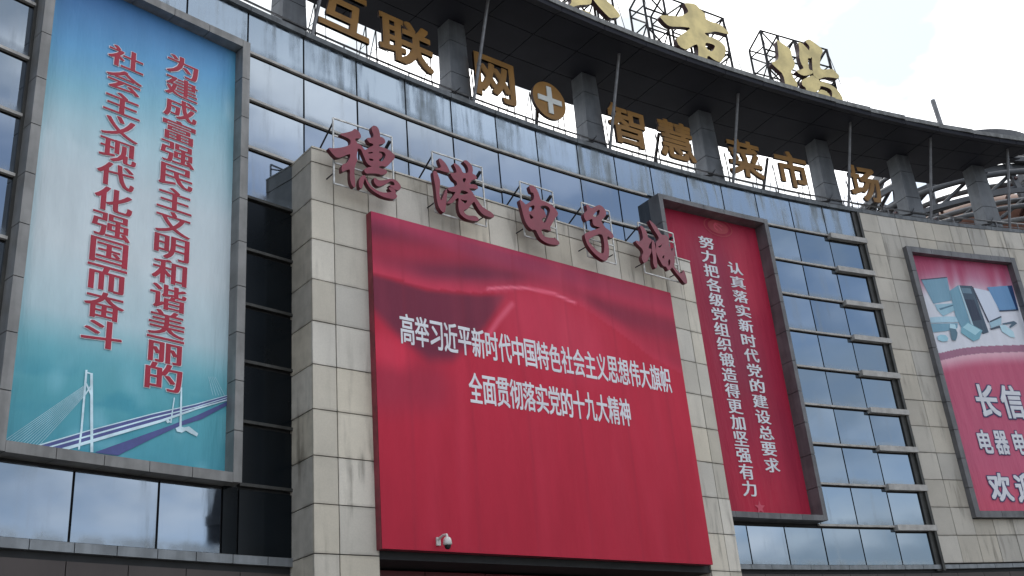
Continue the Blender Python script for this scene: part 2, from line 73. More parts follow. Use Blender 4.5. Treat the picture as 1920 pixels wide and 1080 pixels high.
# ------------------------------------------------------------------ materials
def lin(c): return tuple((x / 255 / 12.92 if x / 255 <= .04045 else ((x / 255 + .055) / 1.055) ** 2.4) for x in c)
def alb(c, k=0.70): return tuple(min(.82, x / k) for x in lin(c))
class NT:
    def __init__(s, name):
        s.m = bpy.data.materials.new(name); s.m.use_nodes = True; s.t = s.m.node_tree; s.N = s.t.nodes; s.L = s.t.links
        s.b = s.N['Principled BSDF']; s.o = s.N['Material Output']
    def n(s, typ, **k):
        x = s.N.new(typ)
        for a, v in k.items(): setattr(x, a, v)
        return x
    def set(s, inp, v):
        if hasattr(v, 'is_output') or isinstance(v, bpy.types.NodeSocket): s.L.new(v, inp)
        else: inp.default_value = v
    def math(s, op, a, b=0.0, clamp=False):
        x = s.n('ShaderNodeMath', operation=op, use_clamp=clamp); s.set(x.inputs[0], a); s.set(x.inputs[1], b); return x.outputs[0]
    def noise(s, scale, vec=None, mscale=None, detail=5, rough=.55):
        x = s.n('ShaderNodeTexNoise'); x.inputs['Scale'].default_value = scale; x.inputs['Detail'].default_value = detail; x.inputs['Roughness'].default_value = rough
        if vec is None: vec = s.n('ShaderNodeNewGeometry').outputs['Position']
        if mscale:
            mpp = s.n('ShaderNodeMapping'); mpp.inputs['Scale'].default_value = mscale; s.L.new(vec, mpp.inputs[0]); vec = mpp.outputs[0]
        s.L.new(vec, x.inputs[0]); return x.outputs[0]
    def rng(s, v, a, b, c, d):
        x = s.n('ShaderNodeMapRange', interpolation_type='SMOOTHSTEP'); s.L.new(v, x.inputs[0])
        for i, q in enumerate((a, b, c, d)): x.inputs[i + 1].default_value = q
        return x.outputs[0]
    def mix(s, f, a, b):
        x = s.n('ShaderNodeMix', data_type='RGBA'); s.set(x.inputs[0], f)
        s.set(x.inputs[6], a if not isinstance(a, tuple) else (*a, 1)); s.set(x.inputs[7], b if not isinstance(b, tuple) else (*b, 1)); return x.outputs[2]
    def bump(s, h, st=.3, dist=.02):
        x = s.n('ShaderNodeBump'); x.inputs['Strength'].default_value = st; x.inputs['Distance'].default_value = dist; s.L.new(h, x.inputs['Height']); s.L.new(x.outputs[0], s.b.inputs['Normal'])
def plain(name, c, rough=.6, metal=0.0, var=.25, scale=3.0, streak=0.0, spec=.5):
    t = NT(name); base = (c[0], c[1], c[2])
    f = t.rng(t.noise(scale), .3, .7, 1 - var, 1 + var)
    hsv = t.n('ShaderNodeHueSaturation'); hsv.inputs['Color'].default_value = (*base, 1)
    if streak: f = t.math('MULTIPLY', f, t.rng(t.noise(5.0, mscale=(1, 1, .12)), .38, .62, 1 - streak, 1.0))
    t.L.new(f, hsv.inputs['Value']); t.L.new(hsv.outputs[0], t.b.inputs['Base Color'])
    t.b.inputs['Roughness'].default_value = rough; t.b.inputs['Metallic'].default_value = metal; t.b.inputs['Specular IOR Level'].default_value = spec
    return t.m
def stone(name, c):
    t = NT(name); obi = t.n('ShaderNodeObjectInfo')
    big = t.noise(.7); st = t.noise(4.5, mscale=(1, 1, .14), detail=6); fine = t.noise(38, detail=3)
    v = t.math('ADD', .82, t.math('MULTIPLY', obi.outputs['Random'], .28))
    v = t.math('MULTIPLY', v, t.rng(big, .3, .7, .9, 1.07))
    v = t.math('MULTIPLY', v, t.rng(fine, .2, .8, .95, 1.05))
    dirt = t.math('MULTIPLY', t.rng(st, .5, .72, 0, 1), t.rng(t.noise(.5), .42, .62, .15, 1))
    # grime collects at the joints and runs down from them
    oc = t.n('ShaderNodeTexCoord').outputs['Object']; sp = t.n('ShaderNodeSeparateXYZ'); t.L.new(oc, sp.inputs[0])
    edge = t.rng(t.math('ABSOLUTE', sp.outputs[2]), .43, .5, 0, .30)
    edgex = t.rng(t.math('ABSOLUTE', sp.outputs[0]), .46, .5, 0, .22)
    dirt = t.math('ADD', t.math('MULTIPLY', dirt, .6), t.math('MULTIPLY', t.math('ADD', edge, edgex), t.rng(t.noise(3.0), .35, .65, .1, 1)), True)
    hsv = t.n('ShaderNodeHueSaturation'); hsv.inputs['Color'].default_value = (*c, 1); t.L.new(v, hsv.inputs['Value']); t.L.new(t.math('ADD', .75, t.math('MULTIPLY', t.math('FRACT', t.math('MULTIPLY', obi.outputs['Random'], 7.3)), .5)), hsv.inputs['Saturation'])
    cc_ = t.mix(dirt, hsv.outputs[0], (.085, .073, .056)); t.L.new(cc_, t.b.inputs['Base Color'])
    t.b.inputs['Roughness'].default_value = .55; t.bump(fine, .08, .01); return t.m
def glass(name, tint, rough=.03, dirtk=.35, dirtc=(.20, .22, .23), lo=.5):
    t = NT(name); oi = t.n('ShaderNodeObjectInfo')
    st = t.noise(3.2, mscale=(1, 1, .10), detail=7, rough=.6); blot = t.noise(1.1, detail=6)
    f = t.math('MULTIPLY', t.rng(st, lo, .78, 0, 1), t.rng(blot, .35, .65, .2, 1))
    oc = t.n('ShaderNodeTexCoord').outputs['Object']; sp = t.n('ShaderNodeSeparateXYZ'); t.L.new(oc, sp.inputs[0])
    low = t.rng(sp.outputs[2], -.5, -.28, .55, 0)                    # dust lies along the foot of each pane
    f = t.math('ADD', t.math('MULTIPLY', f, dirtk), t.math('MULTIPLY', low, t.rng(t.noise(2.0), .3, .7, .1, .8)), True)
    v = t.math('ADD', .9, t.math('MULTIPLY', oi.outputs['Random'], .2))
    hsv = t.n('ShaderNodeHueSaturation'); hsv.inputs['Color'].default_value = (*tint, 1); t.L.new(v, hsv.inputs['Value'])
    t.L.new(t.mix(f, hsv.outputs[0], dirtc), t.b.inputs['Base Color'])
    t.L.new(t.math('SUBTRACT', 1.0, t.math('MULTIPLY', f, .95)), t.b.inputs['Metallic'])
    t.L.new(t.math('ADD', rough, t.math('MULTIPLY', f, .5)), t.b.inputs['Roughness'])
    t.bump(t.noise(.9, detail=2), .035, .02); return t.m
def printed(name, rough=.5, bump=.15):
    t = NT(name); a = t.n('ShaderNodeVertexColor'); a.layer_name = 'print'
    v = t.rng(t.noise(2.2, mscale=(1, 1, .3), detail=6), .25, .75, .94, 1.05)
    hsv = t.n('ShaderNodeHueSaturation'); t.L.new(a.outputs[0], hsv.inputs['Color']); t.L.new(v, hsv.inputs['Value']); t.L.new(hsv.outputs[0], t.b.inputs['Base Color'])
    t.b.inputs['Roughness'].default_value = rough; t.b.inputs['Specular IOR Level'].default_value = .15
    t.bump(t.noise(1.6, mscale=(1.6, 1.6, .28), detail=4), bump, .25); return t.m
MT = {}
MT['stone'] = stone('portal stone', (.55, .508, .435))
MT['stone2'] = stone('wing stone', (.475, .44, .383))
MT['glass'] = glass('mirror glass', (.228, .268, .318))
MT['glassR'] = glass('mirror glass blue', (.182, .228, .28), dirtk=.35)
MT['spandrel'] = glass('spandrel glass', (.265, .32, .38), rough=.16, dirtk=1.0, dirtc=(.075, .088, .09), lo=.42)
MT['glassD'] = plain('dark clear glass', (.004, .006, .008), .12, 0, .2, 1, spec=.16)
MT['dark'] = plain('backing black', (.012, .013, .015), .7)
MT['alu'] = plain('transom aluminium', (.40, .385, .365), .5, .1, .15, 4, .12)
MT['framealu'] = plain('banner frame sheet', (.21, .208, .205), .5, .2, .18, 2.0, .2)
MT['frame2'] = plain('banner frame dark sheet', (.14, .14, .148), .5, .2, .18, 2.0, .2)
MT['jamb'] = plain('jamb metal', (.045, .045, .042), .5, .2, .25, 3, .3)
MT['coping'] = plain('coping metal', (.11, .12, .13), .5, .3, .25, 3, .3)
MT['soffit'] = plain('soffit panel', (.017, .018, .025), .7, .0, .15, .8, spec=.12)
MT['fascia'] = plain('canopy fascia', (.16, .165, .165), .55, .1, .3, 3, .4)
MT['column'] = plain('column sheet', (.13, .14, .155), .5, .2, .15, 2, .2)
MT['steel'] = plain('grey steel', (.17, .17, .18), .45, .4, .2, 6)
MT['galv'] = plain('galvanised steel', (.5, .5, .49), .4, .3, .25, 8)
MT['blacksteel'] = plain('black steel', (.018, .017, .02), .6, .2, .3, 6)
MT['redchar'] = plain('painted red letter face', (.20, .022, .045), .42, 0, .12, 2)
MT['redside'] = plain('painted red letter side', (.09, .008, .018), .45, 0, .1, 2)
MT['goldside'] = plain('letter side dark', (.05, .018, .018), .5, 0, .3, 4)
MT['gold'] = plain('gold sheet', (.52, .42, .18), .38, .35, .22, 1.6)
MT['amber'] = plain('amber letter face', (.26, .125, .02), .5, 0, .15, 1.5)
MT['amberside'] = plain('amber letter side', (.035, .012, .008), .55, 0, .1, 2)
MT['white'] = plain('white print', (.68, .69, .74), .6, 0, .07, 2)
MT['whiteacr'] = plain('white acrylic', (.62, .64, .62), .4, 0, .05, 2)
MT['redink'] = plain('red print', alb((134, 20, 44)), .6, 0, .08, 2)
MT['paleblue'] = plain('pale blue print', alb((168, 190, 208)), .6, 0, .2, 3)
MT['navy'] = plain('navy print', alb((50, 52, 88)), .6, 0, .05, 2)
MT['purple'] = plain('purple print', alb((62, 68, 118)), .6, 0, .15, 3)
MT['gilt'] = plain('gilt print', alb((143, 50, 60)), .6, 0, .1, 3)
MT['starred'] = plain('faded star print', alb((165, 62, 80)), .6, 0, .1, 3)
MT['print'] = printed('printed cloth', .5, .28)
MT['board'] = printed('printed board', .6, .10)
MT['boardside'] = plain('board side sheet', (.20, .02, .035), .5, 0, .3, 3)
MT['camwhite'] = plain('camera housing', (.55, .54, .52), .4, 0, .05, 5)
MT['camdome'] = plain('camera smoked dome', (.01, .01, .012), .1, 0, .05, 5)
MT['brown'] = plain('brown cladding', (.05, .040, .038), .5, .2, .15, 1)
MT['strip'] = plain('grey strip panel', (.20, .215, .23), .4, .3, .15, 3, .2)
MT['rust'] = plain('orange brown plaster', (.17, .072, .045), .7, 0, .15, .8)
MT['tubesteel'] = plain('ring tube steel', (.15, .15, .155), .4, .3, .15, 3)
MT['ringsteel'] = plain('ring steel', (.062, .065, .072), .5, .2, .15, 3)
MT['paving'] = plain('plaza paving', (.15, .145, .135), .8, 0, .25, .6)
MT['asphalt'] = plain('asphalt', (.05, .05, .052), .85, 0, .3, 1)
MT['roofing'] = plain('roof screed', (.2, .2, .19), .85, 0, .2, .6)
MT['tower'] = plain('dark curtain wall', (.018, .02, .024), .3, 0, .3, .3)
MT['towerslab'] = plain('dark slab edge', (.03, .032, .036), .5, 0, .2, .5)
MT['redlight'] = plain('red shop fascia', (.10, .008, .014), .4, 0, .2, 2)
# ------------------------------------------------------------------ object helpers
BASE = {}
def mesh(name, verts, faces, mats, fm=None, smooth=False):
    me = bpy.data.meshes.new(name); me.from_pydata([tuple(v) for v in verts], [], faces)
    for m in (mats if isinstance(mats, (list, tuple)) else [mats]): me.materials.append(MT[m])
    if fm: me.polygons.foreach_set('material_index', fm)
    if smooth: me.polygons.foreach_set('use_smooth', [True] * len(me.polygons))
    me.update(); return me
def put(o, M, parent=None):
    col.objects.link(o)
    if parent is not None:
        o.parent = parent; o.matrix_parent_inverse = BASE[parent.name].inverted()
    BASE[o.name] = M.copy()
    o.matrix_basis = M
    return o
def obj(name, me, M=Matrix(), parent=None): return put(bpy.data.objects.new(name, me), M, parent)
def tag(o, label, cat=None, group=None, kind=None):
    if label: o['label'] = label
    if cat: o['category'] = cat
    if group: o['group'] = group
    if kind: o['kind'] = kind
    return o
def thing(name, loc, label, cat, group=None):
    o = bpy.data.objects.new(name, None); o.empty_display_size = .3; put(o, Matrix.Translation(loc)); return tag(o, label, cat, group)
BOXES = {}
BF = [(0, 3, 2, 1), (4, 5, 6, 7), (0, 1, 5, 4), (1, 2, 6, 5), (2, 3, 7, 6), (3, 0, 4, 7)]
def ubox(mat):
    if mat not in BOXES:
        v = [(x, y, z) for z in (-.5, .5) for x, y in ((-.5, -.5), (.5, -.5), (.5, .5), (-.5, .5))]
        BOXES[mat] = mesh('box_' + mat, v, BF, mat)
    return BOXES[mat]
def box(name, mat, F, x0, x1, y0, y1, z0, z1, parent=None, tilt=0.0):
    M = F @ Matrix.Translation(((x0 + x1) / 2, (y0 + y1) / 2, (z0 + z1) / 2))
    if tilt: M = M @ Matrix.Rotation(random.uniform(-tilt, tilt), 4, 'X') @ Matrix.Rotation(random.uniform(-tilt, tilt), 4, 'Z')
    return obj(name, ubox(mat), M @ Matrix.Diagonal((x1 - x0, y1 - y0, z1 - z0, 1)), parent)
def wbox(name, mat, s0, s1, r0, r1, z0, z1, parent=None, tilt=0.0):     # flat box on the curved wall
    sag = (s1 - s0) ** 2 / 8 / RF
    return box(name, mat, FM((s0 + s1) / 2), -(s1 - s0) / 2, (s1 - s0) / 2, r0, r1, z0, z1, parent, tilt)
class G:                                                            # geometry gatherer for one mesh
    def __init__(s): s.v = []; s.f = []; s.m = []
    def add(s, v, f, mi=0):
        n = len(s.v); s.v += [Vector(q) for q in v]; s.f += [tuple(i + n for i in q) for q in f]; s.m += [mi] * len(f)
    def box(s, x0, x1, y0, y1, z0, z1, F=Matrix(), mi=0):
        s.add([F @ Vector((x, y, z)) for z in (z0, z1) for x, y in ((x0, y0), (x1, y0), (x1, y1), (x0, y1))], BF, mi)
    def tube(s, pts, r, n=6, mi=0, square=False):
        pts = [Vector(p) for p in pts]; rings = []
        for i, p in enumerate(pts):
            t = (pts[min(i + 1, len(pts) - 1)] - pts[max(i - 1, 0)]).normalized()
            a = t.cross(Vector((0, 0, 1)));  a = a.normalized() if a.length > .05 else Vector((1, 0, 0)); b = a.cross(t)
            k = 4 if square else n; o = PI / 4 if square else 0
            rings.append([p + a * r * math.cos(2 * PI * j / k + o) + b * r * math.sin(2 * PI * j / k + o) for j in range(k)])
        k = len(rings[0]); v = [q for rg in rings for q in rg]
        f = [(i * k + j, i * k + (j + 1) % k, (i + 1) * k + (j + 1) % k, (i + 1) * k + j) for i in range(len(rings) - 1) for j in range(k)]
        f += [tuple(range(k - 1, -1, -1)), tuple((len(rings) - 1) * k + j for j in range(k))]
        s.add(v, f, mi)
    def arc(s, s0, s1, r0, r1, z0, z1, step=1.2, mi=0):               # solid curved with the facade
        n = max(1, int(round((s1 - s0) / step))); v = []
        for i in range(n + 1):
            q = s0 + (s1 - s0) * i / n; v += [P(q, r0, z0), P(q, r1, z0), P(q, r1, z1), P(q, r0, z1)]
        f = []
        for i in range(n):
            a = i * 4; b = a + 4
            f += [(a, b, b + 1, a + 1), (a + 1, b + 1, b + 2, a + 2), (a + 2, b + 2, b + 3, a + 3), (a + 3, b + 3, b, a)]
        f += [(0, 1, 2, 3), (n * 4 + 3, n * 4 + 2, n * 4 + 1, n * 4)]
        s.add(v, f, mi)
    def lathe(s, c, prof, n=32, mi=0):
        v = [(c[0] + r * math.cos(2 * PI * j / n), c[1] + r * math.sin(2 * PI * j / n), z) for r, z in prof for j in range(n)]
        f = [(i * n + j, i * n + (j + 1) % n, (i + 1) * n + (j + 1) % n, (i + 1) * n + j) for i in range(len(prof) - 1) for j in range(n)]
        s.add(v, f, mi)
    def build(s, name, mats, parent=None, F=None, smooth=False):
        F = F or Matrix(); inv = F.inverted()
        return obj(name, mesh(name, [inv @ q for q in s.v], s.f, mats, s.m, smooth), F, parent)
# ---- letters
def curve_mesh(cu):
    o = bpy.data.objects.new('tmp', cu); col.objects.link(o)
    bpy.context.view_layer.update()
    me = bpy.data.meshes.new_from_object(o.evaluated_get(bpy.context.evaluated_depsgraph_get()))
    bpy.data.objects.remove(o); return me
GL = {}
def fat(a, b=None):
    b = a if b is None else b
    return tuple((a * x, b * z) for x, z in ((-1, -1), (1, -1), (-1, 1), (1, 1), (0, 0), (-1, 0), (1, 0), (0, -1), (0, 1)))
def glyph(ch, off=0.0, ext=0.0):                                     # bundled default lettering, em box 0..1
    k = (ch, off, ext)
    if k not in GL:
        cu = bpy.data.curves.new('g', 'FONT'); cu.body = ch; cu.offset = off; cu.extrude = ext; cu.resolution_u = 3
        me = curve_mesh(cu); GL[k] = ([v.co.copy() for v in me.vertices], [tuple(p.vertices) for p in me.polygons]); bpy.data.meshes.remove(me)
    return GL[k]
def cell(g, ch, x0, x1, z0, z1, y, off=0.0, shifts=(0,), mi=0):      # one printed character stretched to fill its cell
    v, f = glyph(ch, off); bx = glyph(ch)[0]
    a0, a1 = min(q.x for q in bx), max(q.x for q in bx); b0, b1 = min(q.y for q in bx), max(q.y for q in bx)
    # keep natural size of narrow glyphs: map the em box, not the ink
    a0, a1 = min(a0, .07), max(a1, .93); b0, b1 = min(b0, -.05), max(b1, .81)
    for i, d in enumerate(shifts):
        yy = y - .0005 * i; dx_, dz_ = d if isinstance(d, tuple) else (d, 0)
        g.add([(x0 + (q.x + dx_ - a0) / (a1 - a0) * (x1 - x0), yy, z0 + (q.y + dz_ - b0) / (b1 - b0) * (z1 - z0)) for q in v], f, mi)
def chaikin(p, n=1):
    for _ in range(n):
        q = []
        for i in range(len(p)):
            a, b = p[i], p[(i + 1) % len(p)]
            q += [(a[0] * .78 + b[0] * .22, a[1] * .78 + b[1] * .22), (a[0] * .22 + b[0] * .78, a[1] * .22 + b[1] * .78)]
        p = q
    return p
def brush(g, shape, y0, y1, rounds=1):                               # extruded brush stroke outline (with holes); face mat 0, sides mat 1
    cu = bpy.data.curves.new('b', 'CURVE'); cu.dimensions = '2D'; cu.fill_mode = 'BOTH'; cu.extrude = (y1 - y0) / 2
    for lp in shape:
        p = chaikin(lp, rounds); sp = cu.splines.new('POLY'); sp.points.add(len(p) - 1); sp.use_cyclic_u = True
        for i, q in enumerate(p): sp.points[i].co = (q[0], q[1], 0, 1)
    me = curve_mesh(cu); ym = (y0 + y1) / 2
    vs = [Vector((v.co.x, ym - v.co.z, v.co.y)) for v in me.vertices]
    n = len(g.v); g.v += vs
    for pl in me.polygons:
        g.f.append(tuple(i + n for i in pl.vertices)); g.m.append(0 if abs(pl.normal.z) > .7 else 1)
    bpy.data.meshes.remove(me)
def flat(g, pts, y, mi=0): g.add([(a, y, b) for a, b in pts], [tuple(range(len(pts)))], mi)
def colour_mesh(g, name, cols, mat):                                 # printed sheet with per-corner ink
    me = mesh(name, g.v, g.f, mat); at = me.color_attributes.new('print', 'FLOAT_COLOR', 'POINT')
    at.data.foreach_set('color', [x for c in cols for x in (*alb(c), 1.0)]); return me
def sheet(name, u0, u1, v0, v1, nu, nv, fn, mat, y=0.0, wave=0.0):
    g = G(); cols = []
    for j in range(nv + 1):
        for i in range(nu + 1):
            u, v = u0 + (u1 - u0) * i / nu, v0 + (v1 - v0) * j / nv
            e = min(u - u0, u1 - u, v - v0, v1 - v)
            dy = wave * noise.noise(Vector((u * 1.3, v * .35, 3.1))) * min(1, e * 4 + .15)
            g.v.append(Vector((u, y + dy, v))); cols.append(fn(u, v))
    g.f = [(j * (nu + 1) + i, j * (nu + 1) + i + 1, (j + 1) * (nu + 1) + i + 1, (j + 1) * (nu + 1) + i) for j in range(nv) for i in range(nu)]
    g.m = [0] * len(g.f)
    return colour_mesh(g, name, cols, mat)
def lerp(a, b, t): return tuple(x + (y - x) * t for x, y in zip(a, b))
def ss(a, b, x):
    t = max(0, min(1, (x - a) / (b - a))); return t * t * (3 - 2 * t)
def ramp_(stops, x):
    if x <= stops[0][0]: return stops[0][1]
    for (a, c), (b, d) in zip(stops, stops[1:]):
        if x <= b: return lerp(c, d, (x - a) / (b - a))
    return stops[-1][1]
# ================================================================== THE SETTING
g = G(); g.add([(-1500, -1500, 0), (1500, -1500, 0), (1500, 1500, 0), (-1500, 1500, 0)], [(0, 1, 2, 3)]); tag(g.build('ground', 'asphalt'), None, kind='structure')
g = G(); n = 60; v = []
for i in range(n + 1):
    s = -34 + 84 * i / n; v += [P(s, -.2, .006), P(s, -34, .006)]
g.add(v, [(2 * i, 2 * i + 1, 2 * i + 3, 2 * i + 2) for i in range(n)]); tag(g.build('pavement', 'paving'), None, kind='structure')
# ================================================================== MARKET BUILDING
ROOT = thing('market_building', P(3, 0, 0), 'long concave market hall of mirror glass and grey stone under a wide dark canopy roof', 'building')
g = G(); g.arc(-26, 46, .06, .5, 0, 17.0); g.build('wall', 'dark', ROOT)
g = G(); g.arc(-26, 46, .5, 26, 16.6, 16.95, 3); g.arc(-26, 46, 25.6, 26, 0, 16.6, 3); g.build('roof', 'roofing', ROOT)
MUL = [-25.1, -23.65, -22.2, -20.75, -19.3, -17.85, -16.4, -14.95, -13.5, -11.74, -10.1, -8.65, -7.17, -5.71, -4.23, -2.78, -1.34, .14, 1.53, 3.0, 4.39, 5.77, 7.22, 8.6, 10.01, 11.46, 12.87, 14.14]
ZL = [ZT - 1.195 * k for k in range(11)]; ZL[10] = 5.10; ZR = [17.14 - 1.182 * k for k in range(11)]; ZR[10] = 5.39
j = .022
for i in range(len(MUL) - 1):
    a, b = MUL[i], MUL[i + 1]
    left = b < 1
    Z = ZL if left else ZR
    lab = b > 4.4
    wbox('spandrel_panel', 'spandrel', a + j, b - j, .0, .05, Z[1] + .01, 17.0, ROOT, .0012)
    for k in range(1, 10):
        hid_ban = k < 9 and ((a > -12.1 and b < -7.0) or (a > 5.7 and b < 9.0))
        if hid_ban: continue
        if 9.36 + .5 < P(a, 0, 0).x and P(b, 0, 0).x < 20.9 and k > 4: continue       # solid behind the portal
        if k == 9 and -12.1 < a < -7.3: continue
        top = Z[k] - .12; bot = Z[k + 1] + (.012 if k < 9 else 0.0)
        if b > 14 or (12.8 < a < 13): top = Z[k] - .22
        dkp = a > -7.3 and b < -5.5 and k > 3
        wbox('window_pane', 'glassD' if dkp else 'glassR' if b > 9 else 'glass', a + j, b - j, -.0, .04, bot, top, ROOT, .006)
    for k in range(1, 10):
        if (a > -12.1 and b < -7.0) or (a > 5.7 and b < 9.0): continue
        if k < 10:
            if a < -11.8 < b: b = -11.75
            if a < 5.5 < b: b = 5.45
            if a < 9.86 < b: a = 9.90
        if 9.36 + .5 < P(a, 0, 0).x and P(b, 0, 0).x < 20.9 and k > 4: continue
        if 12.8 < a < 13: wbox('transom', 'alu', a - .02, b + .28, -.16, .02, Z[k] - .16, Z[k] + .01 + random.uniform(-.012, .012), ROOT, .006)
        else: wbox('transom', 'jamb' if (a > -7.3 and b < -5.5 and k > 3) else 'alu', a, b, -.05, .02, Z[k] - .058, Z[k], ROOT)
# bottom glazing row under the blue banner
for a, b in ((-11.9, -10.24), (-10.24, -8.73), (-8.73, -7.5)): wbox('window_pane', 'glass', a + j, b - j, -.0, .04, 5.10, 6.24, ROOT, .002)
wbox('window_pane', 'glassD', -7.48, -7.19, .0, .04, 5.1, 6.3, ROOT)
# window edge jambs beside the blue banner and beside the stone wing
for a, b, r in ((-11.76, -11.70, -.02), (14.14, 14.32, -.04), (14.32, 14.42, -.10)):
    g = G(); g.arc(a, b, r, .06, 5.2 if a > 0 else 5.1, 17.0); g.build('jamb', 'jamb', ROOT)
# coping along the parapet
s = -26.0
while s < 46:
    wbox('coping_panel', 'coping', s + .008, min(46, s + 1.45) - .008, -.08, .52, 17.003, ZT, ROOT); s += 1.45
# strip panels above the shopfront
s = -26.0
while s < 46:
    e = s + .72
    x0, x1 = P(s, 0, 0).x, P(e, 0, 0).x
    if not (x0 > 9.3 and x1 < 21.3):
        zz = (4.93, 5.085) if e < 1 else (5.255, 5.375)
        wbox('strip_panel', 'strip', s + .008, e - .008, -.05, .05, zz[0], zz[1], ROOT)
    s = e
# brown cladding of the shopfront head, and shop glazing below
s = -26.0
while s < 46:
    e = s + 1.05; x0, x1 = P(s, 0, 0).x, P(e, 0, 0).x
    if not (x0 > 9.3 and x1 < 21.3):
        t = 4.86 if e < 1 else 5.2
        wbox('cladding_panel', 'brown', s + .008, e - .008, .0, .05, 3.6, t - .06, ROOT)
        wbox('shop_pane', 'tower', s + .02, e - .02, .02, .055, .1, 3.56, ROOT)
    s = e
# stone wing
SR = [17.0, 16.31] + [15.46 - .84 * k for k in range(12)] + [5.41]
s = 14.42; k0 = 0
while s < 45:
    e = s + .807
    for k in range(len(SR) - 1):
        inb = s > 16.0 and e < 20.9
        if inb and 2 <= k <= 11: continue
        off = -.07 + random.uniform(-.006, .006)
        z1, z0 = SR[k], SR[k + 1]
        if inb and k == 1: z0 = 15.87
        if inb and k == 12: z1 = 6.71
        if s > 27 and k > 0: continue
        wbox('tile', 'stone2', s + .009, e - .009, off, .05, z0 + .009, z1 - .009, ROOT, .0015)
    s = e
g = G(); g.arc(27.05, 46, -.06, .05, 5.4, 16.3); tag(g.build('tile_field', 'stone2', ROOT), None)
# canopy -------------------------------------------------------------
CAN = obj('canopy', None, Matrix.Translation(P(3, 0, 20)), ROOT)
def rin(s):                                                          # inner edge of the soffit, rounding off at the right end
    if s < 20.6: return 1.95
    return 1.95 - 3.3 * ss(20.6, 23.2, s) * 1.0 if s < 23.2 else -1.35
def rim(s): return .30 * ss(9, 23, s)
RS = [-1.36, -.35, .8, 1.95]
edges = [-26 + 1.62 * i for i in range(60) if -26 + 1.62 * i < 20.0] + [20.6, 21.4, 22.0, 22.5, 22.9]
for a, b in zip(edges, edges[1:]):
    for r0, r1 in zip(RS, RS[1:]):
        ra, rb = min(r1, rin(a)), min(r1, rin(b))
        if rb <= r0 + .05 and ra <= r0 + .05: continue
        rb = max(rb, r0 + .01); e0, e1 = (rim(a), rim(b)) if r0 < -1 else (0, 0)
        q = [P(a + .012, r0 + .012 + e0, 20), P(b - .012, r0 + .012 + e1, 20), P(b - .012, rb - .012, 20), P(a + .012, ra - .012, 20)]
        g = G(); up = Vector((0, 0, .05)); g.add(q + [p + up for p in q], BF); g.build('soffit_panel', 'soffit', CAN)
    # sloping lip and light fascia strip
    g = G(); ea, eb = rim(a), rim(b); g.add([P(a + .01, ea - 1.37, 20.0), P(b - .01, eb - 1.37, 20.0), P(b - .01, eb - 1.62, 19.93), P(a + .01, ea - 1.62, 19.93), P(a + .01, ea - 1.37, 20.03), P(b - .01, eb - 1.37, 20.03), P(b - .01, eb - 1.62, 20.08), P(a + .01, ea - 1.62, 20.08)], BF)
    if b < 22.6: g.build('lip_panel', 'soffit', CAN)
    if b < 22.6: wbox('fascia_panel', 'fascia', a + .012, b - .012, -1.66 + (ea + eb) / 2, -1.40 + (ea + eb) / 2, 20.09, 20.25, CAN)
# roof body of the canopy
g = G(); v = []; ne = [-26 + .9 * i for i in range(52)] + [20.6, 21.0, 21.4, 21.8, 22.2, 22.5, 22.8]
for s in ne: v += [P(s, rim(s) - 1.38, 20.052), P(s, max(rin(s), rim(s) - 1.37) - .01, 20.052), P(s, max(rin(s), rim(s) - 1.37) - .01, 20.24), P(s, rim(s) - 1.38, 20.24)]
f = []
for i in range(len(ne) - 1):
    a = i * 4; b = a + 4; f += [(a, b, b + 1, a + 1), (a + 1, b + 1, b + 2, a + 2), (a + 2, b + 2, b + 3, a + 3), (a + 3, b + 3, b, a)]
g.add(v, f + [(0, 1, 2, 3)]); g.build('roof_slab', 'coping', CAN)
# columns
for sc_ in (-20.1, -15.3, -10.5, -5.7, -.62, 4.2, 8.9, 13.95, 17.65, 21.15):
    co = obj('column', None, FM(sc_, .6, 17), ROOT)
    F = FM(sc_, .6)
    for z0, z1 in ((16.95, 18.25), (18.27, 19.3), (19.32, 20.0)):
        k = (z0 + z1) / 2
        g = G(); w0, w1 = .36 - .03 * (z0 - 17), .36 - .03 * (z1 - 17)
        g.add([F @ Vector(q) for q in ((-w0, -.22, z0), (w0, -.22, z0), (w0, .3, z0), (-w0, .3, z0), (-w1, -.22, z1), (w1, -.22, z1), (w1, .3, z1), (-w1, .3, z1))], BF)
        g.build('column_casing', 'column', co)
# thin leaning poles from the parapet to the canopy edge
for sp_ in (-20.2, -15.3, -10.4, -5.5, -.6, 4.24, 9.12, 14.05, 17.72, 21.3):
    g = G(); a = P(sp_, .0, 17.0); b = P(sp_ + .12, -.88, 20.02); g.tube([a, b], .045, 8); m_ = a.lerp(b, .38); g.tube([m_, m_ + (b - a).normalized() * .08], .06, 8)
    g.build('pole', 'steel', ROOT, Matrix.Translation(a))
# roof rail
RL = thing('railing', P(3, .35, 16.95), 'low grey steel rail running along the roof edge behind the amber letters', 'railing')
for z, r in ((17.62, .03), (17.45, .012), (17.30, .012)):
    g = G(); g.tube([P(-26 + i * .9, .35, z) for i in range(60)], r, 5); g.build('rail', 'steel', RL)
for i in range(48): 
    g = G(); p = P(-20 + i * .98, .35, 16.95); g.tube([p, p + Vector((0, 0, .66))], .024, 5); g.build('rail_post', 'steel', RL, Matrix.Translation(p))
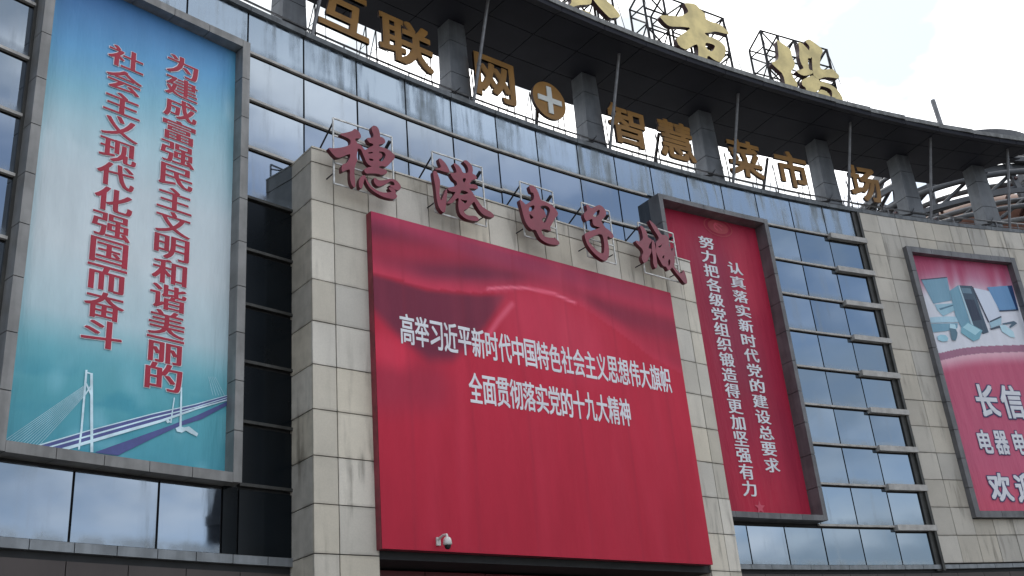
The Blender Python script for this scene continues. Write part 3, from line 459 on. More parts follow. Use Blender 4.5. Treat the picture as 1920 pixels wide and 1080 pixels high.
# ================================================================== ENTRANCE PORTAL
PO = thing('entrance_portal', (15.3, D, 0), 'pale stone tiled entrance block standing forward of the glass facade around the red board', 'portal')
F0 = PORT(0)
g = G(); g.box(.03, 1.34, .04, 1.5, 0, 5.02, F0); g.box(10.73, 11.77, .04, 1.5, 0, 5.02, F0); g.box(.03, 11.77, .04, 1.5, 5.02, 13.40, F0); g.build('core', 'dark', PO)
JX = [0, .52, 1.37, 2.09, 2.95, 3.81, 4.67, 5.53, 6.40, 7.25, 8.1, 8.96, 9.81, 10.68, 11.36, 11.8]
RZ = [13.46, 13.13] + [13.13 - .9 * k for k in range(1, 16)]
RZ = [z for z in RZ if z > 0.05] + [0.02]
gp = .010
for k in range(len(RZ) - 1):
    z1, z0 = RZ[k], RZ[k + 1]
    for a, b in zip(JX, JX[1:]):
        if k >= 2 and 1.3 < a and b < 10.7: continue
        o = random.uniform(-.004, .004)
        box('tile', 'stone', F0, a + gp * (a > 0), b - gp * (b < 11.8), o, .05, z0 + gp, z1 - gp, PO, .0012)
    for y0, y1 in ((.05, .87), (.87, 1.5)):                          # flanks
        box('tile', 'stone', F0, .0 + random.uniform(0, .006), .04, y0 + gp * .5, y1 - gp, z0 + gp, z1 - gp, PO)
        box('tile', 'stone', F0, 11.76, 11.8, y0 + gp * .5, y1 - gp, z0 + gp, z1 - gp, PO)
    if z1 < 5.2: 
        box('tile', 'stone', F0, 10.68, 10.72, .05, 1.5, z0 + gp, z1 - gp, PO); box('tile', 'stone', F0, 1.33, 1.37, .05, 1.5, z0 + gp, z1 - gp, PO)
for a, b in zip(JX, JX[1:]): box('coping_tile', 'stone', F0, a + .004, b - .004, -.02, 1.5, 13.462, 13.5, PO)
box('soffit', 'dark', F0, 1.37, 10.68, .03, 1.5, 4.98, 5.018, PO)
# red strip over the doors in the shade of the portal
RSg = thing('shop_fascia', (15.3, D + 1.3, 4.4), 'dark red fascia strip in the shade under the entrance block', 'sign')
for i in range(6): box('panel', 'redlight', F0, 1.45 + i * 1.52, 1.45 + i * 1.52 + 1.5, .85, .95, 3.9, 4.93, RSg)
# ================================================================== RED BOARD
def hull(pts, x): 
    if x <= pts[0][0]: return pts[0][1]
    for (a, c), (b, d) in zip(pts, pts[1:]):
        if x <= b: return c + (d - c) * (x - a) / (b - a)
    return pts[-1][1]
def segd(p, pts):
    best = 9
    for (ax, ay), (bx, by) in zip(pts, pts[1:]):
        dx, dy = bx - ax, by - ay; t = max(0, min(1, ((p[0] - ax) * dx + (p[1] - ay) * dy) / (dx * dx + dy * dy)))
        best = min(best, math.hypot(p[0] - ax - dx * t, p[1] - ay - dy * t))
    return best
RIDGE = [(1.3, 10.78), (2.64, 10.69), (4.09, 10.87), (4.9, 11.05), (5.53, 11.27), (6.35, 11.3), (7.2, 11.15), (8.3, 10.7), (9.4, 10.2), (10.6, 9.9)]
LOWER = [(1.3, 9.75), (2.0, 9.2), (2.6, 8.9), (3.2, 9.0), (3.8, 9.5), (4.3, 10.1), (4.8, 10.75), (5.5, 11.2)]
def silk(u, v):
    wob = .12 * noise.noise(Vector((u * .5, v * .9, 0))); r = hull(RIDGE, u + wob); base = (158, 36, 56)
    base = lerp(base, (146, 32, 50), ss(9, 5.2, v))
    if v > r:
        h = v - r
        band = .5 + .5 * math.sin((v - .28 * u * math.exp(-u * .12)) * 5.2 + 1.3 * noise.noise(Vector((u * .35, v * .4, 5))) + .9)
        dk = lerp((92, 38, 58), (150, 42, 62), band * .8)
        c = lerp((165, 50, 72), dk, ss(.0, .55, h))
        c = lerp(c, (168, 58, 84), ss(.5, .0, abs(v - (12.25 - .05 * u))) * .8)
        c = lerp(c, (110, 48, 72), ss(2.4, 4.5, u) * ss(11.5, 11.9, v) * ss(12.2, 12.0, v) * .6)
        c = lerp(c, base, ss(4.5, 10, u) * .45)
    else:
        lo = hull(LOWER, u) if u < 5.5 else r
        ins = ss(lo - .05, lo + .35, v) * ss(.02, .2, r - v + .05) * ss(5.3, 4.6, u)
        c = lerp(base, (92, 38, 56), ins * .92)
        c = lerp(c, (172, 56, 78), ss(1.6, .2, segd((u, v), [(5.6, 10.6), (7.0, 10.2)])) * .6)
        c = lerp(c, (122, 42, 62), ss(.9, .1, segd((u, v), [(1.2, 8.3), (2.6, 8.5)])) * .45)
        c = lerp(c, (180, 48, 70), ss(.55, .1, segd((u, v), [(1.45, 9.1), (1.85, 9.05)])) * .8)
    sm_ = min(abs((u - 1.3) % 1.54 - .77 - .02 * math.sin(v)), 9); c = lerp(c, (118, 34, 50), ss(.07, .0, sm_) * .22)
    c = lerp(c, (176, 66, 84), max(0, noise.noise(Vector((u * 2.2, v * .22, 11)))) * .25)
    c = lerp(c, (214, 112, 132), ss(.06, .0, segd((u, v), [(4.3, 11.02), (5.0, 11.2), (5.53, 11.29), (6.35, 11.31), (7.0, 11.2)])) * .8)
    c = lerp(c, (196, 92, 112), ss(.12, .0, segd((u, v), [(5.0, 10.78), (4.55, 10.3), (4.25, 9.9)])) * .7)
    return c
BD = thing('billboard', (XC + 5.9, D - .1, 5.1), 'huge red slogan board of printed silk folds with white lettering filling the entrance block', 'billboard')
Fb = PORT(.2)
g = G(); g.box(1.30, 10.54, .012, .195, 5.13, 12.2, Fb); g.build('board', 'boardside', BD)
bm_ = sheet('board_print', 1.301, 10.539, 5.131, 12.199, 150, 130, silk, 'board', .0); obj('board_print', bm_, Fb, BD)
def row(g, txt, x0, x1, zt0, zt1, h, y, off, gap=.08, shifts=(0,)):
    n = len(txt); w_ = (x1 - x0) / n
    for i, c in enumerate(txt):
        t = (i + .5) / n; z1 = zt0 + (zt1 - zt0) * t
        cell(g, c, x0 + w_ * (i + gap / 2), x0 + w_ * (i + 1 - gap / 2), z1 - h, z1, y, off, shifts)
g = G(); row(g, '高举习近平新时代中国特色社会主义思想伟大旗帜', 1.90, 10.02, 9.97, 10.0, .66, -.004, 0, shifts=fat(.022, .012)); obj('lettering', mesh('lettering', g.v, g.f, 'white'), Fb, BD)
g = G(); row(g, '全面贯彻落实党的十九大精神', 3.58, 8.40, 8.93, 8.95, .66, -.004, 0, shifts=fat(.022, .012)); obj('lettering', mesh('lettering', g.v, g.f, 'white'), Fb, BD)
# ================================================================== FRAMED BANNERS
def frame(root, s0, s1, z0, z1, d, wd, mat, seg=.98, matside=None):
    n = round((z1 - z0) / seg)
    for i in range(n):
        a, b = z0 + (z1 - z0) * i / n, z0 + (z1 - z0) * (i + 1) / n
        for e0, e1 in ((s0, s0 + wd), (s1 - wd, s1)): wbox('frame_panel', mat, e0, e1, -d, .04, a + .008, b - .008, root)
    n = round((s1 - s0 - 2 * wd) / .85)
    for i in range(n):
        a, b = s0 + wd + (s1 - s0 - 2 * wd) * i / n, s0 + wd + (s1 - s0 - 2 * wd) * (i + 1) / n
        for e0, e1 in ((z0, z0 + wd), (z1 - wd, z1)): wbox('frame_panel', mat, a + .008, b - .008, -d, .04, e0, e1, root)
def column_text(g, txt, x0t, x0b, wt, wb, zt, zb, h0, h1, y, off, shifts, mi=0):
    n = len(txt)
    for i, c in enumerate(txt):
        t = i / (n - 1); x = x0t + (x0b - x0t) * t; w_ = wt + (wb - wt) * t; h = h0 + (h1 - h0) * t
        zc = zt - h0 / 2 + ((zb + h1 / 2) - (zt - h0 / 2)) * t
        cell(g, c, x, x + w_, zc - h / 2, zc + h / 2, y, off, shifts, mi)
BRG = DATA['BR']
BB = thing('banner', P(-9.4, 0, 6.3), 'tall sky blue framed banner with two columns of red characters above a bridge picture', 'banner', 'framed facade banners')
frame(BB, -11.7, -7.29, 6.30, 15.93, .3, .18, 'framealu')
Fc = chord(-11.7, -7.1)
def bluefn(u, v):
    c = ramp_([(6.3, (66, 128, 144)), (7.6, (76, 138, 150)), (8.2, (92, 148, 160)), (8.9, (150, 172, 180)), (10.2, (172, 182, 187)), (11.6, (168, 179, 185)), (12.8, (146, 173, 183)), (13.6, (116, 160, 178)), (14.6, (86, 136, 174)), (15.8, (58, 96, 140))], v + .25 * (u - 2.2) * ss(12, 14, v) * -1)
    cl = ss(-.12, .32, noise.fractal(Vector((u * .45 + 2, v * .33 + u * .18, 1.7)), 1.0, 2.0, 5)) * ss(11.2, 12.6, v) * ss(14.9, 13.6, v)
    c = lerp(c, (186, 196, 202), cl * .8)
    c = lerp(c, (58, 118, 136), ss(3.9, 4.4, u) * ss(11, 14, v) * .6)
    c = lerp(c, (96, 168, 190), ss(.45, .1, u) * .5)
    c = lerp(c, (150, 190, 205), ss(.1, .6, noise.noise(Vector((u * 2, v * 1.1, 9)))) * ss(8.6, 7.5, v) * .3)
    c = lerp(c, (44, 116, 138), ss(.0, .6, noise.fractal(Vector((u * .9, v * 2.2, 4)), 1.0, 2.0, 4)) * ss(8.4, 7.4, v) * .4)
    return c
obj('cloth', sheet('cloth', .17, 4.30, 6.46, 15.80, 50, 110, bluefn, 'print', 0, .011), Fc, BB)
g = G()
for k in ('shadow',): flat(g, BRG[k], -.0125)
for k in ('deck',): flat(g, BRG[k], -.0135)
obj('bridge_deck_print', mesh('x', g.v, g.f, 'purple'), Fc, BB)
g = G(); y = -.0142
for k in ('lane1', 'lane2', 'edge', 'pyl2', 'pyl1', 'br1', 'br2', 'br3', 'pyl4', 'pyl3', 'pier', 'pier2', 'ship'):
    flat(g, BRG[k], y); y -= .0003
for a, b in DATA['CAB']:
    dx, dz = b[0] - a[0], b[1] - a[1]; l_ = math.hypot(dx, dz); nx, nz_ = -dz / l_ * .0026, dx / l_ * .0026
    a = (max(.18, a[0]), a[1]); b = (max(.18, min(4.29, b[0])), b[1])
    flat(g, [(a[0] - nx, a[1] - nz_), (b[0] - nx, b[1] - nz_), (b[0] + nx, b[1] + nz_), (a[0] + nx, a[1] + nz_)], y); y -= .0001
obj('bridge_print', mesh('x', g.v, g.f, 'paleblue'), Fc, BB)
T1, T2 = '为建成富强民主文明和谐美丽的', '社会主义现代化强国而奋斗'
go_, gi = G(), G()
for T, a in ((T1, (2.64, 2.56, .70, .70, 15.0, 7.85, .46, .50)), (T2, (1.42, 1.36, .70, .70, 14.62, 8.40, .46, .50))):
    for nm, sh, y, mt in (('lettering_outline', fat(.045, .024), -.013, 'white'), ('lettering', fat(.027, .004), -.019, 'redink')):
        g = G(); column_text(g, T, *a, y, 0, sh); obj(nm, mesh(nm, g.v, g.f, mt), Fc, BB)

RB = thing('banner', P(7.8, 0, 6.5), 'tall dark red banner with two columns of white characters under a faint round emblem', 'banner', 'framed facade banners')
frame(RB, 5.5, 9.86, 6.50, 15.80, .45, .15, 'frame2', .9)
Fr = chord(5.5, 10.1)
def redfn(u, v):
    c = (138, 36, 58); c = lerp(c, (152, 36, 56), ss(9, 6.5, v)); c = lerp(c, (112, 50, 70), ss(1.4, .1, segd((u, v), [(2.2, 14.0), (2.6, 11.0)])) * .55)
    c = lerp(c, (160, 52, 70), ss(1.0, .1, segd((u, v), [(3.4, 15.0), (3.6, 13.2)])) * .6)
    c = lerp(c, (158, 34, 56), ss(3.9, 4.3, u) * .7)
    return lerp(c, (112, 38, 56), ss(-.1, .6, noise.noise(Vector((u * .9, v * .35, 2)))) * .35)
obj('cloth', sheet('cloth', .15, 4.44, 6.62, 15.66, 40, 90, redfn, 'print', 0, .009), Fr, RB)
g = G()
column_text(g, '努力把各级党组织锻造得更加坚强有力', 1.74, 1.77, .56, .50, 14.96, 7.17, .40, .42, -.013, 0, fat(.028, .006)); obj('lettering', mesh('lettering', g.v, g.f, 'white'), Fr, RB); g = G()
column_text(g, '认真落实新时代党的建设总要求', 2.74, 2.76, .56, .54, 14.28, 7.88, .38, .40, -.013, 0, fat(.028, .006))
obj('lettering', mesh('x', g.v, g.f, 'white'), Fr, RB)
g = G()
for r0, r1, y in ((.46, .50, -.0125), (.0, .36, -.013)):
    n = 36; v = [(2.62 + r * math.cos(2 * PI * i / n) * 1.15, y, 15.40 + r * math.sin(2 * PI * i / n) * .62) for r in (r1, max(r0, .001)) for i in range(n)]
    g.add(v, [(i, (i + 1) % n, n + (i + 1) % n, n + i) for i in range(n)])
obj('emblem', mesh('x', g.v, g.f, 'gilt'), Fr, RB)
g = G()
n = 14; v = [(2.64 + (.17 + .035) * math.cos(.3 + 4.2 * i / n), -.0145, 15.40 + .13 * math.sin(.3 + 4.2 * i / n)) for i in range(n + 1)] + [(2.62 + .13 * math.cos(.5 + 3.8 * i / n), -.0145, 15.40 + .09 * math.sin(.5 + 3.8 * i / n)) for i in range(n + 1)]
g.add(v, [(i, i + 1, n + 2 + i, n + 1 + i) for i in range(n)])
flat(g, [(2.50, 15.47), (2.53, 15.50), (2.78, 15.33), (2.75, 15.30)], -.015); flat(g, [(2.47, 15.42), (2.57, 15.53), (2.53, 15.55), (2.44, 15.45)], -.0155)
obj('emblem_mark', mesh('x', g.v, g.f, 'starred'), Fr, RB)
g = G(); v = [(2.29 + (.20 if i % 2 == 0 else .08) * math.sin(PI * i / 5), -.0125, 6.88 + (.20 if i % 2 == 0 else .08) * math.cos(PI * i / 5)) for i in range(10)]; g.add(v, [tuple(range(10))]); obj('star_print', mesh('x', g.v, g.f, 'starred'), Fr, RB)

CB = thing('banner', P(18.4, 0, 6.7), 'framed pink shop banner with pictures of computers above white characters outlined in navy', 'banner', 'framed facade banners')
frame(CB, 16.02, 20.88, 6.72, 15.86, .25, .2, 'frame2', .93)
Fg = chord(16.0, 20.9)
ARC = [(x, z) for x, z in DATA['ARC'][:6]]
def pinkfn(u, v):
    rays = .5 + .5 * math.sin(u * 7 - (v - 14) * 1.1 + 2 * math.sin(u * 3))
    glow = ss(15.5, 13.9, v - .5 * rays * ss(12.9, 14.6, v))
    c = lerp((138, 60, 80), (186, 188, 196), glow)
    c = lerp(c, (150, 62, 95), ss(14.0, 15.3, v) * .5)
    a = hull(ARC, u)
    if v < a: c = lerp((140, 98, 118), (160, 86, 108), ss(a - .35, a - .7, v))
    if v < a - .25: c = lerp((190, 150, 162), (164, 80, 104), ss(a - .25, a - .75, v))
    c = lerp(c, (172, 76, 96), ss(8.6, 6.9, v))
    return c
obj('cloth', sheet('cloth', .18, 4.72, 6.88, 15.70, 170, 300, pinkfn, 'print', 0, .011), Fg, CB)
for i, (nm, cl, pts) in enumerate(DATA['CP']):
    g = G(); flat(g, pts, -.0125 - .0006 * i); me = colour_mesh(g, 'product_print', [tuple(.72 * x + .28 * sum(cl) / 3 for x in cl)] * len(pts), 'print'); obj('product_print', me, Fg, CB)
for ch, x0, x1, z0, z1 in (('长', 1.55, 2.42, 10.03, 11.07), ('信', 2.62, 3.50, 10.0, 11.08), ('电', 1.14, 1.68, 8.80, 9.53), ('器', 1.84, 2.38, 8.78, 9.53), ('电', 2.60, 3.12, 8.78, 9.53), ('欢', 1.12, 1.98, 7.28, 8.13), ('迎', 2.2, 3.05, 7.24, 8.13)):
    g = G(); gw = G(); cell(g, ch, x0, x1, z0, z1, -.0135, 0, fat(.06, .06)); cell(gw, ch, x0, x1, z0, z1, -.019, 0, fat(.03, .025))
    obj('lettering_outline', mesh('x', g.v, g.f, 'navy'), Fg, CB); obj('lettering', mesh('x', gw.v, gw.f, 'white'), Fg, CB)
# ================================================================== RED BRUSH LETTERS ON THE PORTAL
FRM = {'A': (.36, 1.84, 12.55, 14.15), 'B': (2.92, 4.35, 12.55, 14.12), 'C': (5.5, 6.55, 12.6, 14.08), 'D': (7.52, 8.5, 12.53, 14.05), 'E': (9.54, 10.9, 12.53, 14.0)}
LAB = {'A': 'leftmost red brush character on a thin steel frame above the corner of the entrance block', 'B': 'second red brush character from the left above the entrance block, with splashing water strokes',
       'C': 'middle red brush character above the entrance block, a round body with a hooked tail', 'D': 'fourth red brush character above the entrance block, a double loop with a short crossbar', 'E': 'rightmost red brush character, its long tail beside the dark red banner'}
for k in 'ABCDE':
    u0, u1, v0, v1 = FRM[k]; t = thing('sign_character', (XC + (u0 + u1) / 2, D - .3, v0), LAB[k], 'sign letter', 'red brush letters over the entrance')
    g = G()
    for i, sh in enumerate(DATA['RED'][k]): brush(g, sh, .0 + .003 * i, .11 + .003 * i, 2)
    obj('letter', mesh('letter', g.v, g.f, ['redchar', 'redside'], g.m), PORT(.45), t)
    g = G(); F = PORT(.3)
    def q(u, v, y=0): return F @ Vector((u, y, v))
    for a, b in (((u0, v0), (u0, v1)), ((u1, v0), (u1, v1)), ((u0, v0), (u1, v0)), ((u0, v1), (u1, v1)), ((u0, 13.05), (u1, 13.05)), ((u0, 13.72), (u1, 13.72))):
        g.tube([q(*a), q(*b)], .022, square=True)
    g.build('frame', 'galv', t)
    for u in (u0, u1 - .05):
        g = G(); g.tube([q(u, v1 - .12), q(u + .02, 13.5, .95)], .02 if u == u0 else .04, square=True); g.build('brace', 'blacksteel', t)
        g = G(); g.tube([q(u, 12.8, .02), q(u, 12.8, .3)], .015, square=True); g.build('bracket', 'blacksteel', t)
# ================================================================== AMBER LETTERS ON THE PARAPET
AMB = [('互', -5.22, -3.72, 'leftmost amber character on the parapet, cut off by the top of the picture'), ('联', -3.42, -1.70, 'tall amber character left of the roof column, right of the cut-off amber one'), ('网', -.33, 1.07, 'amber box-shaped character left of the round plus sign, crossed by a thin pole'), ('+', 1.70, 2.87, 'round amber disc with a white plus sign on the parapet'),
       ('智', 4.50, 5.95, 'amber character right of the round plus sign, a thin pole across its left edge'), ('慧', 6.48, 7.90, 'dense amber character with curved foot strokes, left of the third roof column'), ('菜', 9.30, 10.75, 'amber character with spreading strokes, right of the third roof column'), ('市', 11.34, 12.74, 'open amber character like a hanging cloth, left of the last amber one'), ('场', 14.55, 15.92, 'rightmost amber character, above the seam of glass and stone')]
for ch, s0, s1, lb in AMB:
    sm = (s0 + s1) / 2; hw = (s1 - s0) / 2; t = thing('sign_character', P(sm, .15, 17.1), lb, 'sign letter', 'amber letters along the parapet')
    F = FM(sm, .15); z0, z1 = 17.62, 19.02
    if ch == '互': z0, z1 = 17.75, 19.1
    if ch != '+':
        v, f = glyph(ch, 0, .03); bx = glyph(ch)[0]; a0, a1 = min(q.x for q in bx) - .03, max(q.x for q in bx) + .03; b0, b1 = min(q.y for q in bx) - .03, max(q.y for q in bx) + .03
        g = G()
        for i, (dx_, dz_) in enumerate(fat(.026, .022)): g.add([(-hw + (q.x + dx_ - a0) / (a1 - a0) * 2 * hw, -q.z * 1.3 - .0012 * i, z0 + (q.y + dz_ - b0) / (b1 - b0) * (z1 - z0)) for q in v], f)
        me = mesh('letter', g.v, g.f, ['amber', 'amberside']); 
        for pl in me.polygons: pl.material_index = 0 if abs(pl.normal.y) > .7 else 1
        obj('letter', me, F, t)
    else:
        g = G(); n = 48; zc = 18.28; r = .60
        v = [(r * math.cos(2 * PI * i / n), y, zc + r * 1.02 * math.sin(2 * PI * i / n)) for y in (-.04, .06) for i in range(n)]
        g.add(v, [tuple(range(n)), tuple(range(2 * n - 1, n - 1, -1))], 0); g.add(v, [(i, n + i, n + (i + 1) % n, (i + 1) % n) for i in range(n)], 1)
        obj('disc', mesh('disc', g.v, g.f, ['amber', 'amberside'], g.m), F, t)
        g = G(); g.box(-.43, .43, -.075, -.042, zc - .085, zc + .085); g.box(-.085, .085, -.0755, -.0425, zc - .45, zc - .0855); g.box(-.085, .085, -.0755, -.0425, zc + .0855, zc + .45)
        obj('plus', mesh('plus', g.v, g.f, 'whiteacr'), F, t)
    g = G()
    for sx in (-hw, hw):
        a, b, c = F @ Vector((sx, .08, 17.0)), F @ Vector((sx, .10, 18.45)), F @ Vector((sx, .75, 16.96))
        g.tube([a, b], .022, 4); g.tube([b, c], .014, 4)
        for tt in (.3, .6): g.tube([a.lerp(b, tt), c.lerp(b, tt)], .009, 4)
    for z in (17.5, 17.9): g.tube([F @ Vector((-hw, .09, z)), F @ Vector((hw, .09, z))], .012, 4)
    g.tube([F @ Vector((-hw, .09, 17.5)), F @ Vector((-hw * .5, .6, 17.1))], .009, 4); g.tube([F @ Vector((hw, .09, 17.5)), F @ Vector((hw * .5, .6, 17.1))], .009, 4)
    g.tube([F @ Vector((-hw * .6, .09, 17.0)), F @ Vector((-hw * .6, .09, 18.3))], .012, 4); g.tube([F @ Vector((hw * .6, .09, 17.0)), F @ Vector((hw * .6, .09, 18.3))], .012, 4)
    g.build('support_frame', 'blacksteel', t)
# short floodlight arms between the amber letters
for n_, (a, b, z0, z1, lb) in enumerate(((6.24, 6.77, 17.1, 18.64, 'black slanting strut left of the dense amber character'), (10.66, 11.33, 17.1, 18.77, 'black slanting strut between the spreading and the hanging-cloth amber characters'), (1.87, 2.04, 17.1, 18.1, 'short black slanting strut under the round plus sign'))):
    g = G(); p = P(a, .4, z0 - .13); g.tube([p, P(b, .4, z1)], .05, square=True); tag(g.build('strut', 'blacksteel', None, Matrix.Translation(p)), lb, 'strut', 'struts behind the amber letters')
for n_, s in enumerate((-1.2, 3.65, 8.35, 13.35, 17.0, 20.6)):
    g = G(); F = FM(s, .35); g.tube([F @ Vector((0, 0, 16.96)), F @ Vector((.06, 0, 17.42))], .05, 6); g.tube([F @ Vector((-.12, 0, 17.42)), F @ Vector((.3, -.05, 17.5))], .03, 6)
    g.tube([F @ Vector((.25, -.05, 17.5)), F @ Vector((.5, -.02, 17.78))], .012, 4)
    tag(g.build('floodlight', 'blacksteel', None, F @ Matrix.Translation((0, 0, 16.96))), ['small black floodlight arm at the roof column left of the box-shaped amber character', 'small black floodlight arm at the roof column between plus sign and next amber character', 'small black floodlight arm at the third roof column', 'small black floodlight arm at the column before the last amber character', 'small black floodlight arm at the column above the stone wing', 'small black floodlight arm at the rightmost roof column'][n_], 'floodlight', 'floodlight arms at the roof columns')
# ================================================================== GOLD LETTERS ON THE CANOPY
GD = {'G': (1.6, 4.4, 'gold brush character on the canopy edge, mostly cut off by the top of the picture'), 'S': (5.6, 9.0, 'big gold brush character on a black truss, middle of the canopy edge'), 'C': (10.4, 13.7, 'rightmost big gold brush character on a black truss above the canopy')}
TR = {'G': (-.6, 2.55), 'S': (-.05, 3.35), 'C': (.25, 3.2)}
for k in 'GSC':
    s0, s1, lb = GD[k]; t = thing('sign_character', P((s0 + s1) / 2, -1.0, 20.24), lb, 'sign letter', 'gold letters on the canopy edge')
    F = chord(s0, s1, -1.35); g = G()
    for i, sh in enumerate(DATA['GOLD'][k]): brush(g, sh, .0 + .004 * i, .16 + .004 * i, 1)
    obj('letter', mesh('letter', g.v, g.f, ['gold', 'goldside'], g.m), F, t)
    x0, x1 = TR[k]; z0, z1 = 20.24, 22.75
    g = G(); nn = 5
    xs = [x0 + (x1 - x0) * i / (nn - 1) for i in range(nn)]
    def q(x, y, z): return F @ Vector((x, y, z))
    for x in xs:
        g.tube([q(x, .28, z0), q(x, .28, z1)], .05, 4); g.tube([q(x, .95, z0), q(x, .95, z1 - .35)], .045, 4)
        g.tube([q(x, .28, z1), q(x, .95, z1 - .35)], .04, 4)
        for z in (20.6, 21.4, 22.1): g.tube([q(x, .28, z), q(x, .95, z)], .032, 4)
        g.tube([q(x, .95, 20.6), q(x, .28, 21.4)], .028, 4); g.tube([q(x, .28, 21.4), q(x, .95, 22.1)], .028, 4)
    for z in (20.5, 21.25, 22.0, z1): g.tube([q(x0, .28, z), q(x1, .28, z)], .04, 4)
    for z in (20.6, 21.5, z1 - .35): g.tube([q(x0, .95, z), q(x1, .95, z)], .036, 4)
    for i in range(nn - 1):
        g.tube([q(xs[i], .28, 20.5 if i % 2 else 21.25), q(xs[i + 1], .28, 21.25 if i % 2 else 20.5)], .032, 4)
        g.tube([q(xs[i], .28, 22.0 if i % 2 else z1), q(xs[i + 1], .28, z1 if i % 2 else 22.0)], .032, 4)
        g.tube([q(xs[i], .95, 21.5 if i % 2 else 20.6), q(xs[i + 1], .95, 20.6 if i % 2 else 21.5)], .032, 4)
    for x, dx in ((x0, -.02), (x1, .05)): g.tube([q(x, .28, z1), q(x + dx, -.05, 20.26)], .012, 4)
    g.build('truss', 'blacksteel', t)
# ================================================================== SECURITY CAMERA
CC = thing('security_camera', (XC + 2.6, D - .2, 5.3), 'small pale dome security camera at the lower edge of the red board', 'camera')
F = PORT(.2) @ Matrix.Translation((2.56, 0, 5.34)) @ Matrix.Scale(.66, 4) @ Matrix.Translation((-2.56, 0, -5.42))
g = G(); g.box(2.50, 2.64, -.05, -.006, 5.26, 5.50, F); g.build('bracket', 'camwhite', CC)
g = G(); g.tube([F @ Vector(q_) for q_ in ((2.56, -.05, 5.44), (2.60, -.25, 5.52), (2.60, -.42, 5.50), (2.60, -.44, 5.42))], .026, 8); g.build('arm', 'camwhite', CC)
c = F @ Vector((2.60, -.44, 5.42)); SC = lambda pr: [(r * .66, c.z + (z - 5.42) * .66) for r, z in pr]
g = G(); g.lathe(c, SC([(.02, 5.43), (.07, 5.425), (.105, 5.39), (.125, 5.30), (.13, 5.22), (.11, 5.20), (.0, 5.20)]), 20); g.build('housing', 'camwhite', CC, smooth=True)
g = G(); g.lathe(c, SC([(.098, 5.199), (.095, 5.15), (.07, 5.10), (.03, 5.08), (.0, 5.078)]), 18); g.build('lens_dome', 'camdome', CC, smooth=True)
# ================================================================== RING TOWER BEHIND THE ROOF
RT = thing('rooftop_tower', (52.4, 22.8, 16.95), 'round orange brown dome wrapped in grey steel rings beyond the right end of the canopy', 'tower')
c = (52.4, 22.8)
g = G(); g.lathe(c, [(5.7, 16.95), (5.6, 20.5), (5.45, 22.0), (5.2, 23.3), (4.65, 24.3), (3.9, 25.0), (2.6, 25.5), (.01, 25.7)], 48); g.build('dome', 'rust', RT, smooth=True)
def ring(name, r, z, th, mat='ringsteel', flatb=0, tilt=(0, 0), a0=0, a1=2 * PI):
    n = 72; g = G(); pts = [Vector((c[0] + r * math.cos(a0 + (a1 - a0) * i / n), c[1] + r * math.sin(a0 + (a1 - a0) * i / n), z + tilt[0] * math.cos(a0 + (a1 - a0) * i / n) + tilt[1] * math.sin(a0 + (a1 - a0) * i / n))) for i in range(n + 1)]
    if flatb:
        for a, b in zip(pts, pts[1:]):
            u = Vector((0, 0, flatb)); o = (Vector((c[0], c[1], a.z)) - a).normalized() * .12
            ob = (Vector((c[0], c[1], b.z)) - b).normalized() * .12
            g.add([a, b, b + ob, a + o, a + u, b + u, b + ob + u, a + o + u], BF)
    else: g.tube(pts, th, 8)
    g.build(name, mat, RT, Matrix.Translation((c[0], c[1], z)), smooth=not flatb)
ring('ring_tube', 4.95, 24.95, .14, 'tubesteel'); ring('ring_tube', 5.9, 23.6, .14, 'tubesteel'); ring('ring_tube', 6.4, 22.35, .14, 'tubesteel'); ring('ring_tube', 7.0, 21.2, .14)
ring('ring_tube', 5.7, 25.6, .16, tilt=(.3, .2)); ring('ring_tube', 5.5, 26.2, .2, tilt=(-.2, .3)); ring('ring_tube', 5.6, 24.4, .10, tilt=(.3, -.3))
ring('ring_band', 5.35, 25.5, .1, flatb=.40, tilt=(.1, -.1)); ring('ring_band', 6.9, 23.9, .1, flatb=.25, tilt=(.2, .3)); ring('ring_band', 5.7, 25.9, .1, flatb=.2, tilt=(-.25, .2)); ring('ring_tube', 6.6, 24.2, .12, tilt=(.5, .1)); ring('ring_tube', 7.3, 23.1, .13, tilt=(.3, .35)); ring('ring_band', 5.2, 26.5, .1, flatb=.28); ring('ring_band', 5.0, 27.0, .1, flatb=.22, tilt=(.2, -.2)); ring('crown_band', 4.4, 28.05, .1, flatb=.5); ring('ring_tube', 4.7, 27.6, .12, tilt=(.1, .2))
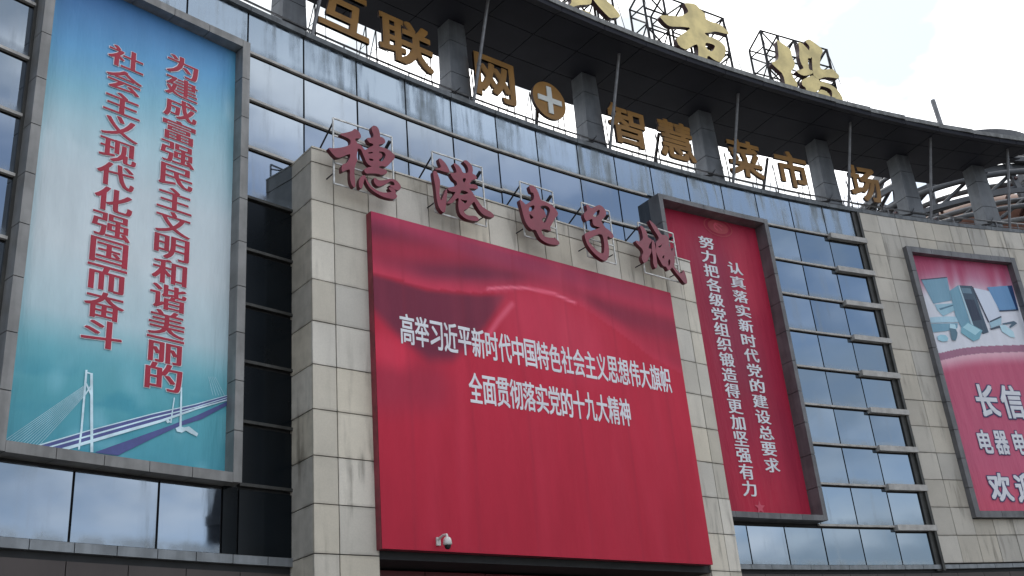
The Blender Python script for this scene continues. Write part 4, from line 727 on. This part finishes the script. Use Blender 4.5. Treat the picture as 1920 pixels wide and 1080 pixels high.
for i in range(18):
    a = 2 * PI * i / 18 + .2; d = Vector((math.cos(a), math.sin(a), 0)); b = Vector((c[0], c[1], 0))
    g = G(); g.tube([b + d * 6.6 + Vector((0, 0, 16.95)), b + d * 6.1 + Vector((0, 0, 22.5)), b + d * 5.3 + Vector((0, 0, 26.2)), b + d * 4.3 + Vector((0, 0, 28.0))], .17, square=True); g.build('rib', 'ringsteel', RT, Matrix.Translation(b + d * 6.6 + Vector((0, 0, 16.95))))
    g = G()
    for z, r0, r1 in ((23.2, 4.5, 6.2), (21.9, 5.0, 6.6), (24.6, 3.8, 5.8)): g.tube([b + d * r0 + Vector((0, 0, z - .4)), b + d * r1 + Vector((0, 0, z + .3))], .09, square=True)
    g.build('bracket', 'goldside', RT, Matrix.Translation(b + d * 5 + Vector((0, 0, 22))))
for i in range(16):                                                  # helical struts that lace the rings together
    g = G(); t0 = 2 * PI * i / 16; pts = []
    for k in range(9):
        t_ = t0 + k * .16; z = 21.5 + k * .68; r = 6.75 - .26 * k; pts.append(Vector((c[0] + r * math.cos(t_), c[1] + r * math.sin(t_), z)))
    g.tube(pts, .10, 6); g.build('helical_strut', 'ringsteel', RT, Matrix.Translation(pts[0]), smooth=True)
g = G(); a = Vector((50, 21.55, 28.5)); b = Vector((50, 21.66, 31.75)); g.tube([a, b], .13, 10); g.build('mast', 'tubesteel', RT, Matrix.Translation(a))
# ================================================================== BUILDING ACROSS THE PLAZA (mirrored in the dark panes)
TW = thing('opposite_tower', (33, -11, 0), 'dark tower block mirrored in the dark panes left of the entrance block', 'building')
dx = Vector((.6225, -.7826, 0)); px = Vector((.7826, .6225, 0))
F = Matrix(((px.x, -dx.x, 0, 0), (px.y, -dx.y, 0, 0), (0, 0, 1, 0), (0, 0, 0, 1)))          # x along its front, -y away
F.translation = dx * 26.0
g = G(); g.box(17.05, 25.2, -11, 0, 0, 28.6, F); g.build('wall', 'tower', TW)
for k in range(8): box('floor_slab', 'towerslab', F, 16.95, 25.3, -.1, .12, 3.2 * (k + 1), 3.2 * (k + 1) + .45, TW)
box('parapet', 'towerslab', F, 16.9, 25.35, -11.1, .2, 28.6, 29.2, TW)
g = G()
for x in (17.9,): g.lathe(F @ Vector((x, -1.0, 0)), [(.4, 29.2), (.45, 30.3), (.3, 30.7), (.01, 30.8)], 12)
g.build('roof_tank', 'towerslab', TW)
g = G(); g.tube([F @ Vector((16.9, 0, 30.9)), F @ Vector((19.3, 0, 29.2))], .10, 6); g.build('roof_beam', 'towerslab', TW)
